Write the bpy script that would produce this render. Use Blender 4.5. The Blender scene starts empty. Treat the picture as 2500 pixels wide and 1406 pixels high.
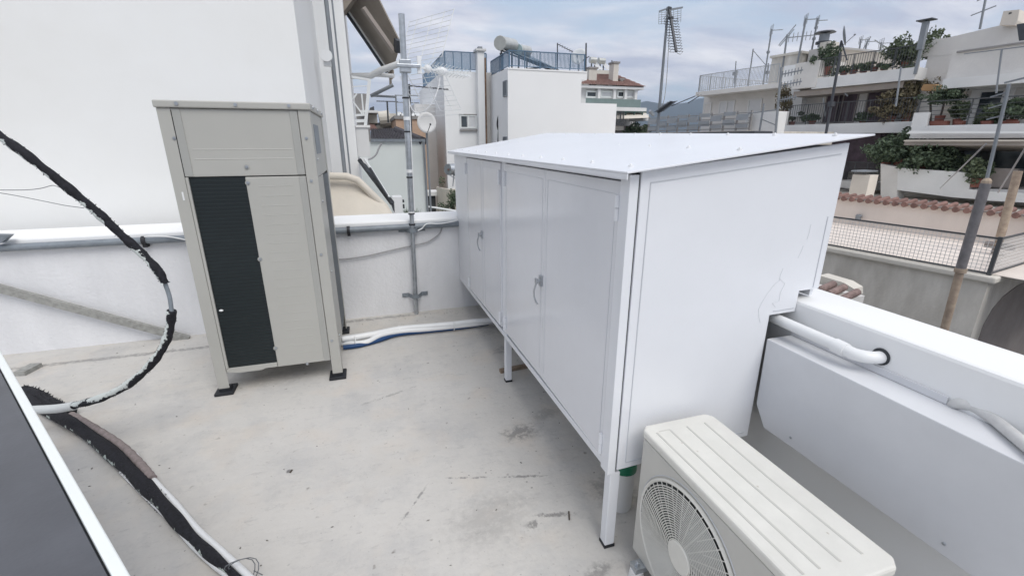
import bpy, bmesh, math, random
from mathutils import Vector, Matrix
from math import sin, cos, radians as R, pi
random.seed(7)
sc = bpy.context.scene
COL = sc.collection
# ---------------------------------------------------------------- camera
F = 1110.0; YAW = R(17.32); PIT = R(17.8); CH = 1.5
FW = Vector((sin(YAW)*cos(PIT), cos(YAW)*cos(PIT), -sin(PIT)))
RT = Vector((cos(YAW), -sin(YAW), 0)); DN = FW.cross(RT)
cam = bpy.data.cameras.new('camera'); co = bpy.data.objects.new('camera', cam); COL.objects.link(co)
cam.sensor_width = 36; cam.lens = 36*F/2500; cam.clip_start = .02; cam.clip_end = 20000
co.matrix_world = Matrix(((RT.x, -DN.x, -FW.x, 0), (RT.y, -DN.y, -FW.y, 0), (RT.z, -DN.z, -FW.z, CH), (0, 0, 0, 1)))
sc.camera = co
HA = R(10.5)            # heading of the street on the right
def ray(x, y): return FW + RT*((x-1250)/F) + DN*((y-703)/F)
def P(px, py, ax, val, rot=0):
    d = ray(px, py)
    if rot: d = Matrix.Rotation(-rot, 3, 'Z') @ d
    o = Vector((0, 0, CH)); i = 'xyz'.index(ax)
    return o + d*((val-o[i])/d[i])
def Q(px, py, ax, val): return P(px, py, ax, val, HA)      # in the street frame
def W(v): return Matrix.Rotation(HA, 3, 'Z') @ Vector(v)   # street frame -> world
def D(px, py, dep): return Vector((0, 0, CH)) + ray(px, py)*dep
# ---------------------------------------------------------------- mesh builder
class MB:
    def __init__(s, rot=0):
        s.bm = bmesh.new(); s.uv = s.bm.loops.layers.uv.new('UVMap'); s.rot = rot
    def v(s, p):
        p = Vector(p)
        if s.rot: p = Matrix.Rotation(s.rot, 3, 'Z') @ p
        return s.bm.verts.new(p)
    def face(s, vs, uvs=None):
        try: f = s.bm.faces.new(vs)
        except ValueError: return None
        if uvs:
            for l, u in zip(f.loops, uvs): l[s.uv].uv = u
        return f
    def box(s, x0, y0, z0, x1, y1, z1):
        x0, x1 = min(x0, x1), max(x0, x1); y0, y1 = min(y0, y1), max(y0, y1); z0, z1 = min(z0, z1), max(z0, z1)
        c = [s.v((x, y, z)) for z in (z0, z1) for x, y in ((x0, y0), (x1, y0), (x1, y1), (x0, y1))]
        for q in ((3, 2, 1, 0), (4, 5, 6, 7), (0, 1, 5, 4), (1, 2, 6, 5), (2, 3, 7, 6), (3, 0, 4, 7)): s.face([c[i] for i in q])
        return s
    def hexa(s, b, t):
        c = [s.v(p) for p in b] + [s.v(p) for p in t]
        for q in ((3, 2, 1, 0), (4, 5, 6, 7), (0, 1, 5, 4), (1, 2, 6, 5), (2, 3, 7, 6), (3, 0, 4, 7)): s.face([c[i] for i in q])
        return s
    def prism(s, pts, off):
        off = Vector(off); a = [s.v(p) for p in pts]; b = [s.v(Vector(p)+off) for p in pts]; n = len(a)
        s.face(a[::-1]); s.face(b)
        for i in range(n): s.face([a[i], a[(i+1) % n], b[(i+1) % n], b[i]])
        return s
    def tube(s, pts, r, seg=8, cap=True, r2=None):
        pts = [Vector(p) for p in pts]; n = len(pts); rings = []; u = 0; us = []
        up = None
        for i, p in enumerate(pts):
            t = (pts[min(i+1, n-1)]-pts[max(i-1, 0)]).normalized()
            if up is None:
                up = Vector((0, 0, 1)) if abs(t.z) < .9 else Vector((1, 0, 0))
            a = (up - t*up.dot(t)).normalized(); up = a; b = t.cross(a)
            rr = r if not callable(r) else r(i/(n-1))
            if r2 is not None: rr = r + (r2-r)*i/(n-1)
            rings.append([s.v(p + a*cos(2*pi*k/seg)*rr + b*sin(2*pi*k/seg)*rr) for k in range(seg)])
            if i: u += (p-pts[i-1]).length
            us.append(u)
        for i in range(n-1):
            for k in range(seg):
                k2 = (k+1) % seg
                s.face([rings[i][k], rings[i][k2], rings[i+1][k2], rings[i+1][k]],
                       [(us[i], k/seg), (us[i], (k+1)/seg), (us[i+1], (k+1)/seg), (us[i+1], k/seg)])
        if cap: s.face(rings[0][::-1]); s.face(rings[-1])
        return s
    def bar(s, a, b, w, h=None):
        a, b = Vector(a), Vector(b); h = h or w; t = (b-a).normalized()
        up = Vector((0, 0, 1)) if abs(t.z) < .95 else Vector((0, 1, 0))
        x = t.cross(up).normalized()*w/2; y = x.cross(t).normalized()*h/2
        return s.hexa([a-x-y, a+x-y, a+x+y, a-x+y], [b-x-y, b+x-y, b+x+y, b-x+y])
    def ball(s, c, r, sx=1, sy=1, sz=1, seg=10, rg=7):
        c = Vector(c); g = []
        for i in range(rg+1):
            th = pi*i/rg
            g.append([s.v(c+Vector((r*sx*sin(th)*cos(2*pi*k/seg), r*sy*sin(th)*sin(2*pi*k/seg), r*sz*cos(th)))) for k in range(seg)] if 0 < i < rg else [s.v(c+Vector((0, 0, r*sz*cos(th))))])
        for i in range(rg):
            for k in range(seg):
                k2 = (k+1) % seg
                if i == 0: s.face([g[0][0], g[1][k], g[1][k2]])
                elif i == rg-1: s.face([g[i][k2], g[i][k], g[rg][0]])
                else: s.face([g[i][k], g[i+1][k], g[i+1][k2], g[i][k2]])
        return s
    def leaves(s, c, rad, n, size, squash=1.0):
        c = Vector(c)
        cl = [(Vector((random.gauss(0, .42), random.gauss(0, .42), random.gauss(0, .42))), random.uniform(.25, .5)) for _ in range(max(5, n//60))]
        for _ in range(n):
            a, rr = random.choice(cl)
            p = a + Vector((random.gauss(0, 1), random.gauss(0, 1), random.gauss(0, 1))).normalized()*rr*random.uniform(.5, 1)
            p = c + Vector((p.x*rad[0], p.y*rad[1], p.z*rad[2]))
            t = Vector((random.gauss(0, 1), random.gauss(0, 1), random.gauss(0, 1))).normalized()
            b = t.cross(Vector((random.gauss(0, 1), random.gauss(0, 1), random.gauss(0, 1)))).normalized()
            l = size*random.uniform(.6, 1.4); w = l*.45
            s.face([s.v(p-t*l/2), s.v(p+b*w/2), s.v(p+t*l/2), s.v(p-b*w/2)])
        return s
    def build(s, name, m, parent=None, smooth=False, bevel=0, origin=None):
        if s.bm.faces:
            vs = [v.co.copy() for v in s.bm.verts]
            if parent is not None: o = wloc(parent)
            elif origin is not None: o = Vector(origin)
            else:
                o = Vector(((min(v.x for v in vs)+max(v.x for v in vs))/2, (min(v.y for v in vs)+max(v.y for v in vs))/2, min(v.z for v in vs)))
            for v in s.bm.verts: v.co -= o
        bmesh.ops.recalc_face_normals(s.bm, faces=s.bm.faces) if len(s.bm.faces) < 6000 else None
        me = bpy.data.meshes.new(name); s.bm.to_mesh(me); s.bm.free()
        me.materials.append(m)
        if smooth:
            for p in me.polygons: p.use_smooth = True
            if hasattr(me, 'set_sharp_from_angle'): me.set_sharp_from_angle(angle=R(40))
        ob = bpy.data.objects.new(name, me); COL.objects.link(ob)
        if parent is not None: ob.parent = parent
        else: ob.location = o
        if bevel:
            b = ob.modifiers.new('bevel', 'BEVEL'); b.width = bevel; b.segments = 2; b.limit_method = 'ANGLE'; b.angle_limit = R(35)
            b.harden_normals = False
        return ob
def wloc(o):
    l = Vector(o.location)
    while o.parent: o = o.parent; l += o.location
    return l
def tag(o, label, cat, group=None):
    o['label'] = label; o['category'] = cat
    if group: o['group'] = group
    return o
def T(name, label, cat, loc, group=None):
    o = bpy.data.objects.new(name, None); COL.objects.link(o); o.location = loc; o.empty_display_size = .1
    return tag(o, label, cat, group)
def struct(o): o['kind'] = 'structure'; return o
# ---------------------------------------------------------------- materials
def mat(name, c, rough=.6, metal=0, var=.06, vs=3.0, bump=0, bs=40, c2=None, spec=.5, coat=0, streak=0, trans=0):
    m = bpy.data.materials.new(name); m.use_nodes = True; nt = m.node_tree; N = nt.nodes; L = nt.links
    b = N['Principled BSDF']; b.inputs['Roughness'].default_value = rough; b.inputs['Metallic'].default_value = metal
    b.inputs['Specular IOR Level'].default_value = spec; b.inputs['Coat Weight'].default_value = coat
    g = N.new('ShaderNodeNewGeometry')
    n = N.new('ShaderNodeTexNoise'); n.inputs['Scale'].default_value = vs; n.inputs['Detail'].default_value = 8; n.inputs['Roughness'].default_value = .65
    if streak:
        mp = N.new('ShaderNodeMapping'); mp.inputs['Scale'].default_value = (1, 1, streak); L.new(g.outputs['Position'], mp.inputs[0]); L.new(mp.outputs[0], n.inputs['Vector'])
    else: L.new(g.outputs['Position'], n.inputs['Vector'])
    r = N.new('ShaderNodeValToRGB'); r.color_ramp.elements[0].position = .32; r.color_ramp.elements[1].position = .68
    k = c2 or tuple(x*(1-var*2) for x in c)
    r.color_ramp.elements[0].color = (*k, 1); r.color_ramp.elements[1].color = (*[min(1, x*(1+var*.6)) for x in c], 1)
    L.new(n.outputs['Fac'], r.inputs[0]); L.new(r.outputs[0], b.inputs['Base Color'])
    if bump:
        n2 = N.new('ShaderNodeTexNoise'); n2.inputs['Scale'].default_value = bs; n2.inputs['Detail'].default_value = 6
        L.new(g.outputs['Position'], n2.inputs['Vector'])
        bp = N.new('ShaderNodeBump'); bp.inputs['Strength'].default_value = .6; bp.inputs['Distance'].default_value = bump
        L.new(n2.outputs['Fac'], bp.inputs['Height']); L.new(bp.outputs[0], b.inputs['Normal'])
    return m
M = {}
M['stucco'] = mat('white_stucco', (.80, .80, .785), .8, var=.025, vs=1.2, bump=.006, bs=70)
M['stucco_near'] = mat('white_parapet_paint', (.78, .785, .80), .75, var=.045, vs=4, bump=.006, bs=45, streak=.3)
M['paint'] = mat('white_sheet_paint', (.79, .805, .835), .32, var=.02, vs=1.6, bump=.004, bs=3.2)
M['ductpaint'] = mat('white_duct_paint', (.68, .69, .71), .42, var=.035, vs=2.5, bump=.003, bs=4)
M['door'] = mat('white_door_paint', (.77, .78, .81), .18, var=.018, vs=2, bump=.0035, bs=3.5)
M['seam'] = mat('dark_gap', (.05, .055, .06), .8)
M['line'] = mat('grey_joint', (.60, .62, .65), .6)
M['beige'] = mat('beige_casing', (.45, .445, .412), .42, var=.02, vs=3, bump=.0004, bs=200)
M['beige2'] = mat('grey_beige_flange', (.385, .385, .362), .42, var=.02)
M['white_ac'] = mat('ivory_casing', (.70, .69, .64), .45, var=.04, vs=9, bump=.0003, bs=160)
M['ac_front'] = mat('ivory_front', (.56, .55, .51), .5, var=.03, vs=6)
M['coil'] = mat('dark_coil', (.010, .016, .018), .45)
M['coilbar'] = mat('coil_fin', (.018, .028, .031), .5)
M['rubber'] = mat('black_rubber', (.018, .02, .025), .6, bump=.001, bs=80)
M['galv'] = mat('galvanised_steel', (.50, .53, .56), .38, metal=.75, var=.12, vs=25)
M['galv_dark'] = mat('weathered_conduit', (.24, .27, .30), .5, metal=.15, var=.12, vs=14)
M['plastic'] = mat('white_plastic', (.80, .81, .81), .4, var=.02)
M['wood'] = mat('grey_weathered_wood', (.36, .36, .34), .85, var=.18, vs=30, bump=.002, bs=90)
M['blue'] = mat('blue_sleeve', (.008, .055, .17), .55, var=.1)
M['green'] = mat('green_plastic', (.01, .19, .10), .4)
M['cable'] = mat('black_cable', (.02, .02, .025), .6)
M['palehose'] = mat('pale_hose', (.62, .62, .61), .6, var=.08, vs=20)
M['gcable'] = mat('grey_cable', (.36, .36, .37), .6)
M['wire'] = mat('thin_grey_wire', (.16, .17, .18), .6)
M['panel'] = mat('dark_grey_sheet', (.095, .10, .115), .42, var=.1, vs=4, bump=.0006, bs=120)
M['frame'] = mat('white_aluminium', (.82, .85, .83), .35, var=.01)
M['cream'] = mat('cream_render', (.68, .645, .575), .85, var=.07, vs=.7, bump=.01, bs=14)
M['cream2'] = mat('pale_grey_render', (.71, .69, .66), .85, var=.06, vs=.6, bump=.01, bs=14)
M['cream3'] = mat('warm_cream_render', (.72, .66, .58), .85, var=.07, vs=.8)
M['offwhite'] = mat('offwhite_render', (.74, .74, .73), .8, var=.05, vs=.7)
M['bwhite'] = mat('bright_white_render', (.86, .865, .86), .8, var=.02, vs=.5)
M['peach'] = mat('peach_render', (.52, .36, .26), .85, var=.08)
M['mint'] = mat('pale_mint_render', (.69, .73, .71), .85, var=.03, vs=.6)
M['greywall'] = mat('grey_render', (.30, .29, .28), .85, var=.08)
M['stain'] = mat('stained_render', (.70, .67, .61), .9, var=.14, vs=1.4, bump=.01, bs=20, streak=.35, c2=(.46, .43, .38))
M['plaster'] = mat('white_hand_plaster', (.84, .845, .835), .85, var=.025, vs=.8, bump=.006, bs=4.5, c2=(.81, .81, .79))
M['brown'] = mat('brown_render', (.31, .275, .255), .9, var=.12, vs=1.5)
M['pinkish'] = mat('pink_beige_render', (.78, .70, .63), .85, var=.06, vs=1.1, streak=.5)
M['glass'] = mat('dark_glass', (.06, .075, .085), .12, var=.2, vs=.8)
M['recess'] = mat('recess_shade', (.13, .13, .125), .9, var=.3, vs=2)
M['purple'] = mat('plum_curtain', (.10, .07, .085), .8, var=.2)
M['shutter'] = mat('pale_shutter', (.66, .67, .68), .6, var=.03)
M['railblue'] = mat('blue_grey_rail', (.11, .19, .28), .5)
M['raildark'] = mat('dark_iron_rail', (.07, .075, .08), .5)
M['railgrey'] = mat('grey_iron_rail', (.42, .44, .46), .5)
M['tile'] = mat('red_clay_tile', (.26, .15, .125), .8, var=.25, vs=4)
M['tilemuted'] = mat('muted_clay_tile', (.28, .20, .18), .85, var=.25, vs=9)
M['tiledark'] = mat('dark_clay_tile', (.07, .065, .075), .8, var=.35, vs=6)
M['awning'] = mat('cream_awning_cloth', (.66, .61, .53), .85, var=.05, vs=1.5, bump=.01, bs=6)
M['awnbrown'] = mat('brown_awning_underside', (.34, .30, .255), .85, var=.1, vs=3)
M['awngrey'] = mat('taupe_awning_cloth', (.38, .335, .30), .85, var=.08, vs=1)
M['orange'] = mat('orange_awning_cloth', (.42, .25, .12), .8)
M['leaf'] = mat('dark_green_leaves', (.085, .12, .065), .6, var=.5, vs=5, c2=(.035, .055, .032))
M['leaf2'] = mat('mid_green_leaves', (.12, .15, .08), .6, var=.4, vs=6, c2=(.05, .07, .04))
M['polemid'] = mat('brown_grey_steel', (.19, .18, .185), .6, var=.15, vs=9)
M['leaf3'] = mat('olive_brown_leaves', (.18, .16, .09), .7, var=.4, vs=6, c2=(.10, .075, .05))
M['pot'] = mat('terracotta_pot', (.26, .10, .075), .8, var=.1)
M['trunk2'] = mat('brown_batten_wood', (.30, .23, .17), .85, var=.2, vs=30)
M['trunk'] = mat('bark', (.10, .08, .065), .9, var=.3, vs=20)
M['antenna'] = mat('dark_antenna_metal', (.07, .075, .085), .5, metal=.3)
M['antgrey'] = mat('grey_antenna_metal', (.26, .28, .30), .5, metal=.3)
M['whiteant'] = mat('white_antenna_metal', (.78, .80, .80), .4)
M['tank'] = mat('solar_tank_enamel', (.55, .56, .53), .3, metal=.3, var=.1)
M['tankblue'] = mat('solar_tank_blue_end', (.45, .58, .60), .4)
M['slatgrey'] = mat('grey_fence_panel', (.36, .38, .40), .6, var=.06, vs=3)
M['rust'] = mat('rusty_pole', (.40, .32, .24), .85, var=.25, vs=7, c2=(.25, .19, .15))
M['rustline'] = mat('rusty_downpipe', (.34, .22, .15), .8, var=.3, vs=9)
M['hill'] = mat('wooded_hill', (.03, .045, .05), .95, var=.3, vs=.01)
M['asphalt'] = mat('asphalt', (.05, .05, .05), .9, var=.2, vs=.3)
# flaking insulation: black foam with the remains of a white coat on one side of the tube
def flake(name, lo=.30, hi=.62, white=(.62, .64, .62), hole=.5, vs=9):
    m = mat(name, (.014, .014, .02), .85, var=.3, vs=60, bump=.004, bs=120, c2=(.004, .004, .006))
    nt = m.node_tree; N = nt.nodes; L = nt.links; b = N['Principled BSDF']
    uv = N.new('ShaderNodeUVMap'); sp = N.new('ShaderNodeSeparateXYZ'); L.new(uv.outputs[0], sp.inputs[0])
    g = N.new('ShaderNodeNewGeometry')
    n = N.new('ShaderNodeTexNoise'); n.inputs['Scale'].default_value = vs; n.inputs['Detail'].default_value = 10; n.inputs['Roughness'].default_value = .7
    L.new(g.outputs['Position'], n.inputs['Vector'])
    def ma(op, a, c, d=None):
        x = N.new('ShaderNodeMath'); x.operation = op
        for i, q in enumerate((a, c) if d is None else (a, c, d)):
            if isinstance(q, (int, float)): x.inputs[i].default_value = q
            else: L.new(q, x.inputs[i])
        return x.outputs[0]
    mid = (lo+hi)/2; half = (hi-lo)/2
    dd = ma('ABSOLUTE', ma('SUBTRACT', sp.outputs[1], mid), 0)
    s = ma('SUBTRACT', half, dd)
    s = ma('ADD', s, ma('MULTIPLY', ma('SUBTRACT', n.outputs['Fac'], hole), 1.1))
    k = ma('GREATER_THAN', s, 0)
    mx = N.new('ShaderNodeMix'); mx.data_type = 'RGBA'
    L.new(k, mx.inputs[0]); L.new(b.inputs['Base Color'].links[0].from_socket, mx.inputs[6]); mx.inputs[7].default_value = (*white, 1)
    L.new(mx.outputs[2], b.inputs['Base Color'])
    return m
M['flake'] = flake('flaking_white_coat_on_black_foam', .33, .60, (.60, .64, .62), .505, 13)
M['flake2'] = flake('torn_white_coat_on_black_foam', .12, .34, (.50, .56, .52), .65, 16)
M['flakewhite'] = flake('white_coat_with_black_spots', -.3, 1.3, (.66, .68, .67), .62, 14)
def floor_mat():
    m = mat('screed_floor', (.60, .58, .545), .85, var=.05, vs=1.1, bump=.004, bs=35)
    nt = m.node_tree; N = nt.nodes; L = nt.links; b = N['Principled BSDF']
    g = N.new('ShaderNodeNewGeometry')
    col = b.inputs['Base Color'].links[0].from_socket
    def ma(op, a, c):
        x = N.new('ShaderNodeMath'); x.operation = op
        for i, q in enumerate((a, c)):
            if isinstance(q, (int, float)): x.inputs[i].default_value = q
            else: L.new(q, x.inputs[i])
        return x.outputs[0]
    def noise(scale, det=8, rough=.6, stretch=None):
        n = N.new('ShaderNodeTexNoise'); n.inputs['Scale'].default_value = scale; n.inputs['Detail'].default_value = det; n.inputs['Roughness'].default_value = rough
        if stretch:
            mp = N.new('ShaderNodeMapping'); mp.inputs['Scale'].default_value = stretch; mp.inputs['Rotation'].default_value = (0, 0, .4)
            L.new(g.outputs['Position'], mp.inputs[0]); L.new(mp.outputs[0], n.inputs['Vector'])
        else: L.new(g.outputs['Position'], n.inputs['Vector'])
        return n.outputs['Fac']
    def mix(c, fac, target, s):
        global_ = N.new('ShaderNodeMix'); global_.data_type = 'RGBA'
        f = ma('MULTIPLY', fac, s); f = ma('MINIMUM', f, 1.0); f = ma('MAXIMUM', f, 0.0)
        L.new(f, global_.inputs[0]); L.new(c, global_.inputs[6]); global_.inputs[7].default_value = (*target, 1)
        return global_.outputs[2]
    # broad grey and warm blotches, trowel marks, pits
    col = mix(col, ma('SUBTRACT', noise(1.3, 9, .7), .50), (.43, .425, .42), 3.0)
    col = mix(col, ma('SUBTRACT', noise(2.7, 8, .7), .5), (.42, .42, .42), 2.8)
    col = mix(col, ma('SUBTRACT', noise(7, 10, .8), .54), (.40, .395, .385), 3.5)
    col = mix(col, ma('SUBTRACT', noise(3.3, 5, .5, (1, 1.0, 1)), .52), (.62, .55, .47), 2.4)
    col = mix(col, ma('SUBTRACT', noise(9, 10, .75, (1.0, 3.2, 1)), .56), (.36, .35, .34), 4.2)
    col = mix(col, ma('SUBTRACT', noise(60, 3, .6), .655), (.22, .21, .20), 7)
    col = mix(col, ma('SUBTRACT', noise(22, 2, .5), .70), (.24, .22, .20), 9)
    col = mix(col, ma('SUBTRACT', noise(120, 2, .5), .60), (.66, .64, .60), 1.5)
    fine = noise(26, 9, .75); fine2 = noise(11, 6, .7)
    sep = N.new('ShaderNodeSeparateXYZ'); L.new(g.outputs['Position'], sep.inputs[0])
    stains_and_shadow = [(1270, 1055, .10, .055, .1, .55, .9), (1355, 1255, .075, .010, -.22, .6, 1.7), (1305, 1282, .03, .02, .3, .6, 1.5), (1160, 1165, .13, .006, -.27, .55, 1.6),
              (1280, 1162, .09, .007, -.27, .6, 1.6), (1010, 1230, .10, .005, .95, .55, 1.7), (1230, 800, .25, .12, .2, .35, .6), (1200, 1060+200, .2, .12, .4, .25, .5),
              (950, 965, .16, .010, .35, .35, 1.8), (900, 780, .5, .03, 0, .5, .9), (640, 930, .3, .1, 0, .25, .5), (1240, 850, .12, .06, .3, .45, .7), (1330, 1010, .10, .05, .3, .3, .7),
              (1460, 1395, .06, .03, .3, .5, .8), (1500, 1200, .10, .10, .3, .45, .8), (300, 870, 1.0, .025, .0, .5, .8), (705, 1150, .01, .01, .0, 1, 1), (2150, 1275, .15, .012, .3, .6, .8)]  # last entry paints a shadow line beside the duct box
    for px, py, rx, ry, an, st, nz in stains_and_shadow:
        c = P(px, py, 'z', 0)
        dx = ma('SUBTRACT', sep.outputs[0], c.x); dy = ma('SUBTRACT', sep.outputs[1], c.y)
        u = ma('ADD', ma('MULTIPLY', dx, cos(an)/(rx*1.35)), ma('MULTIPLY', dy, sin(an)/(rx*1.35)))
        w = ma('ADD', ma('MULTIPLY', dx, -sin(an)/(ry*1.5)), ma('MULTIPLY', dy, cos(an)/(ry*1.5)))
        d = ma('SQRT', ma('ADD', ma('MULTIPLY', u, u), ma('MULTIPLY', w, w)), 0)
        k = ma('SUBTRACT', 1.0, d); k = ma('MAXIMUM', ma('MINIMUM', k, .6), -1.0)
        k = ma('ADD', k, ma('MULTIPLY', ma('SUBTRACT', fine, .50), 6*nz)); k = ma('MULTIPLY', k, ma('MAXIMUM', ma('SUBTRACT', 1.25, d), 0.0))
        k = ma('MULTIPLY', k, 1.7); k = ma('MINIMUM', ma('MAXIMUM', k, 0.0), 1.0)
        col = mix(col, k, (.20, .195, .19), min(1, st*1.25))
    L.new(col, b.inputs['Base Color'])
    return m
M['floor'] = floor_mat()
def mesh_leaf_dummy(): pass
# ---------------------------------------------------------------- world and sun
SUN = Vector((.14, -.58, .80)).normalized()
w = bpy.data.worlds.new('World'); sc.world = w; w.use_nodes = True
nt = w.node_tree; N = nt.nodes; L = nt.links; N.clear()
out = N.new('ShaderNodeOutputWorld'); bg = N.new('ShaderNodeBackground'); bg.inputs[1].default_value = .1
sky = N.new('ShaderNodeTexSky'); sky.sky_type = 'NISHITA'; sky.sun_disc = False
sky.sun_elevation = math.asin(SUN.z); sky.sun_rotation = math.atan2(SUN.x, SUN.y); sky.air_density = 1.0; sky.dust_density = 2.0
tc = N.new('ShaderNodeTexCoord'); sp = N.new('ShaderNodeSeparateXYZ'); L.new(tc.outputs['Generated'], sp.inputs[0])
def wm(op, a, c, clamp=False):
    x = N.new('ShaderNodeMath'); x.operation = op; x.use_clamp = clamp
    for i, q in enumerate((a, c)):
        if isinstance(q, (int, float)): x.inputs[i].default_value = q
        else: L.new(q, x.inputs[i])
    return x.outputs[0]
zz = wm('ADD', wm('MAXIMUM', sp.outputs[2], 0.0), .13)
cb = N.new('ShaderNodeCombineXYZ'); L.new(wm('DIVIDE', sp.outputs[0], zz), cb.inputs[0]); L.new(wm('DIVIDE', sp.outputs[1], zz), cb.inputs[1])
def cn(scale, det, rough, off, sx=1, dist=0):
    mp = N.new('ShaderNodeMapping'); mp.inputs['Location'].default_value = off; mp.inputs['Scale'].default_value = (1, sx, 1); mp.inputs['Rotation'].default_value = (0, 0, .35)
    L.new(cb.outputs[0], mp.inputs[0])
    n = N.new('ShaderNodeTexNoise'); n.inputs['Scale'].default_value = scale; n.inputs['Detail'].default_value = det; n.inputs['Roughness'].default_value = rough; n.inputs['Distortion'].default_value = dist
    L.new(mp.outputs[0], n.inputs['Vector']); return n.outputs['Fac']
CLOFF = (3.1, 1.7, 0)
cov = N.new('ShaderNodeMapRange'); cov.inputs[1].default_value = .36; cov.inputs[2].default_value = .52; L.new(cn(.75, 9, .6, CLOFF, 1.3, .3), cov.inputs[0])
den = N.new('ShaderNodeValToRGB'); den.color_ramp.elements[0].position = .36; den.color_ramp.elements[1].position = .63
den.color_ramp.elements[0].color = (4.5, 4.75, 5.8, 1); den.color_ramp.elements[1].color = (8.1, 8.0, 8.3, 1)
L.new(cn(1.1, 9, .6, (7, 2, 0), 1.8, .2), den.inputs[0])
blue = N.new('ShaderNodeMix'); blue.data_type = 'RGBA'; blue.inputs[0].default_value = .65; L.new(sky.outputs[0], blue.inputs[6]); blue.inputs[7].default_value = (5.3, 6.3, 7.5, 1)
mx = N.new('ShaderNodeMix'); mx.data_type = 'RGBA'; L.new(cov.outputs[0], mx.inputs[0]); L.new(blue.outputs[2], mx.inputs[6]); L.new(den.outputs[0], mx.inputs[7])
L.new(mx.outputs[2], bg.inputs[0]); L.new(bg.outputs[0], out.inputs[0])
sl = bpy.data.lights.new('sun', 'SUN'); sl.energy = 1.5; sl.angle = R(35); sl.color = (1, .97, .92)
so = bpy.data.objects.new('sun', sl); COL.objects.link(so); so.rotation_euler = (-SUN).to_track_quat('-Z', 'Y').to_euler(); so.location = (0, 0, 30)
vs_ = sc.view_settings; vs_.view_transform = 'Standard'; vs_.look = 'None'; vs_.exposure = .42; vs_.gamma = 1
sc.cycles.max_bounces = 6; sc.cycles.use_denoising = True
# ================================================================ the setting
def smoothpts(p, n):
    out = []
    for i in range(len(p)-1):
        a = p[max(i-1, 0)]; b = p[i]; c = p[i+1]; d = p[min(i+2, len(p)-1)]
        for k in range(n):
            t = k/n; out.append(.5*((2*b)+(c-a)*t+(2*a-5*b+4*c-d)*t*t+(3*b-a-3*c+d)*t*t*t))
    out.append(p[-1]); return out
o = MB().box(-3000, -3000, -13.2, 4000, 7000, -13).build('ground', M['asphalt']); struct(o)
o = MB().box(-6, -2.5, -.25, 1.475, 4.035, 0).build('floor', M['floor']); struct(o)
# hills as real ridges far off
def ridge(name, dist, pts, depth, seed):
    rnd = random.Random(seed); mb = MB(); rows = []
    n = 90
    for j, (dd, hf) in enumerate(((0, 0), (.15, .55), (.35, 1.0), (.7, .8), (1, 0))):
        row = []
        for i in range(n+1):
            px = pts[0][0] + (pts[-1][0]-pts[0][0])*i/n
            for (a, b), (c, d) in zip(pts, pts[1:]):
                if a <= px <= c: py = b+(d-b)*(px-a)/(c-a); break
            top = D(px, py, dist); rr = ray(px, 347); rr.z = 0
            base = top + rr.normalized()*(dd-.35)*depth
            z = -13 + (top.z+13)*hf*(1+rnd.uniform(-.05, .05)*(hf not in (0, 1)) + .012*sin(i*1.3)+.008*sin(i*.5+1))
            row.append(mb.v((base.x, base.y, z)))
        rows.append(row)
    for a, b in zip(rows, rows[1:]):
        for i in range(n): mb.face([a[i], a[i+1], b[i+1], b[i]])
    return struct(mb.build(name, M['hill'], smooth=True))
ridge('hills', 2600, [(700, 330), (900, 322), (1050, 300), (1200, 290), (1400, 275), (1500, 262), (1585, 247), (1600, 251), (1640, 255), (1670, 256), (1700, 243), (1720, 236), (1800, 242), (1900, 262), (2100, 270), (2500, 290), (2900, 320)], 1200, 3)
# ================================================================ our roof
mb = MB(); ZP = .854
t = T('back_parapet_wall', 'low white painted parapet wall behind the tall beige unit and the mast', 'wall', (0, 4.2, -.25))
mb.box(-6, 4.035, -.25, 1.69, 4.46, ZP-.045).build('wall', M['stucco_near'], t, bevel=.01)
MB().box(-6, 4.02, ZP-.043, 1.69, 4.47, ZP).build('coping', M['bwhite'], t, bevel=.012)
t = T('side_parapet_wall', 'wide white parapet wall on the right with the cabinet resting over it', 'wall', (1.58, 1, -.25))
MB().box(1.475, -2.5, -.25, 1.69, 4.033, .943).build('wall', M['bwhite'], t, bevel=.012)
# own building body
t = struct(MB().box(-6, -2.5, -13, 1.69, 4.46, -.253).build('building_body', M['offwhite']))
# ---------------------------------------------------------------- hanging white duct box on the parapet
t = T('wall_duct_cover', 'long white sheet metal box mounted along the right parapet wall', 'duct cover', (1.41, 0, .465))
X0 = 1.356
MB().prism([(X0, 1.19, .81), (X0, 1.184, .54), (X0, 1.133, .465), (X0, -1.6, .465), (X0, -1.6, .81)], (.1185, 0, 0)).build('casing', M['ductpaint'], t, bevel=.003)
MB().box(1.468, .69, .811, 1.4745, 1.19, .834).build('flashing', M['ductpaint'], t, bevel=.001)
mb = MB()
for py in (1.02, .55, .15, -.3):
    for z in (.50,): mb.ball((X0-.001, py, z), .005, .5, 1, 1)
mb.build('screws', M['galv'], t)
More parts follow.
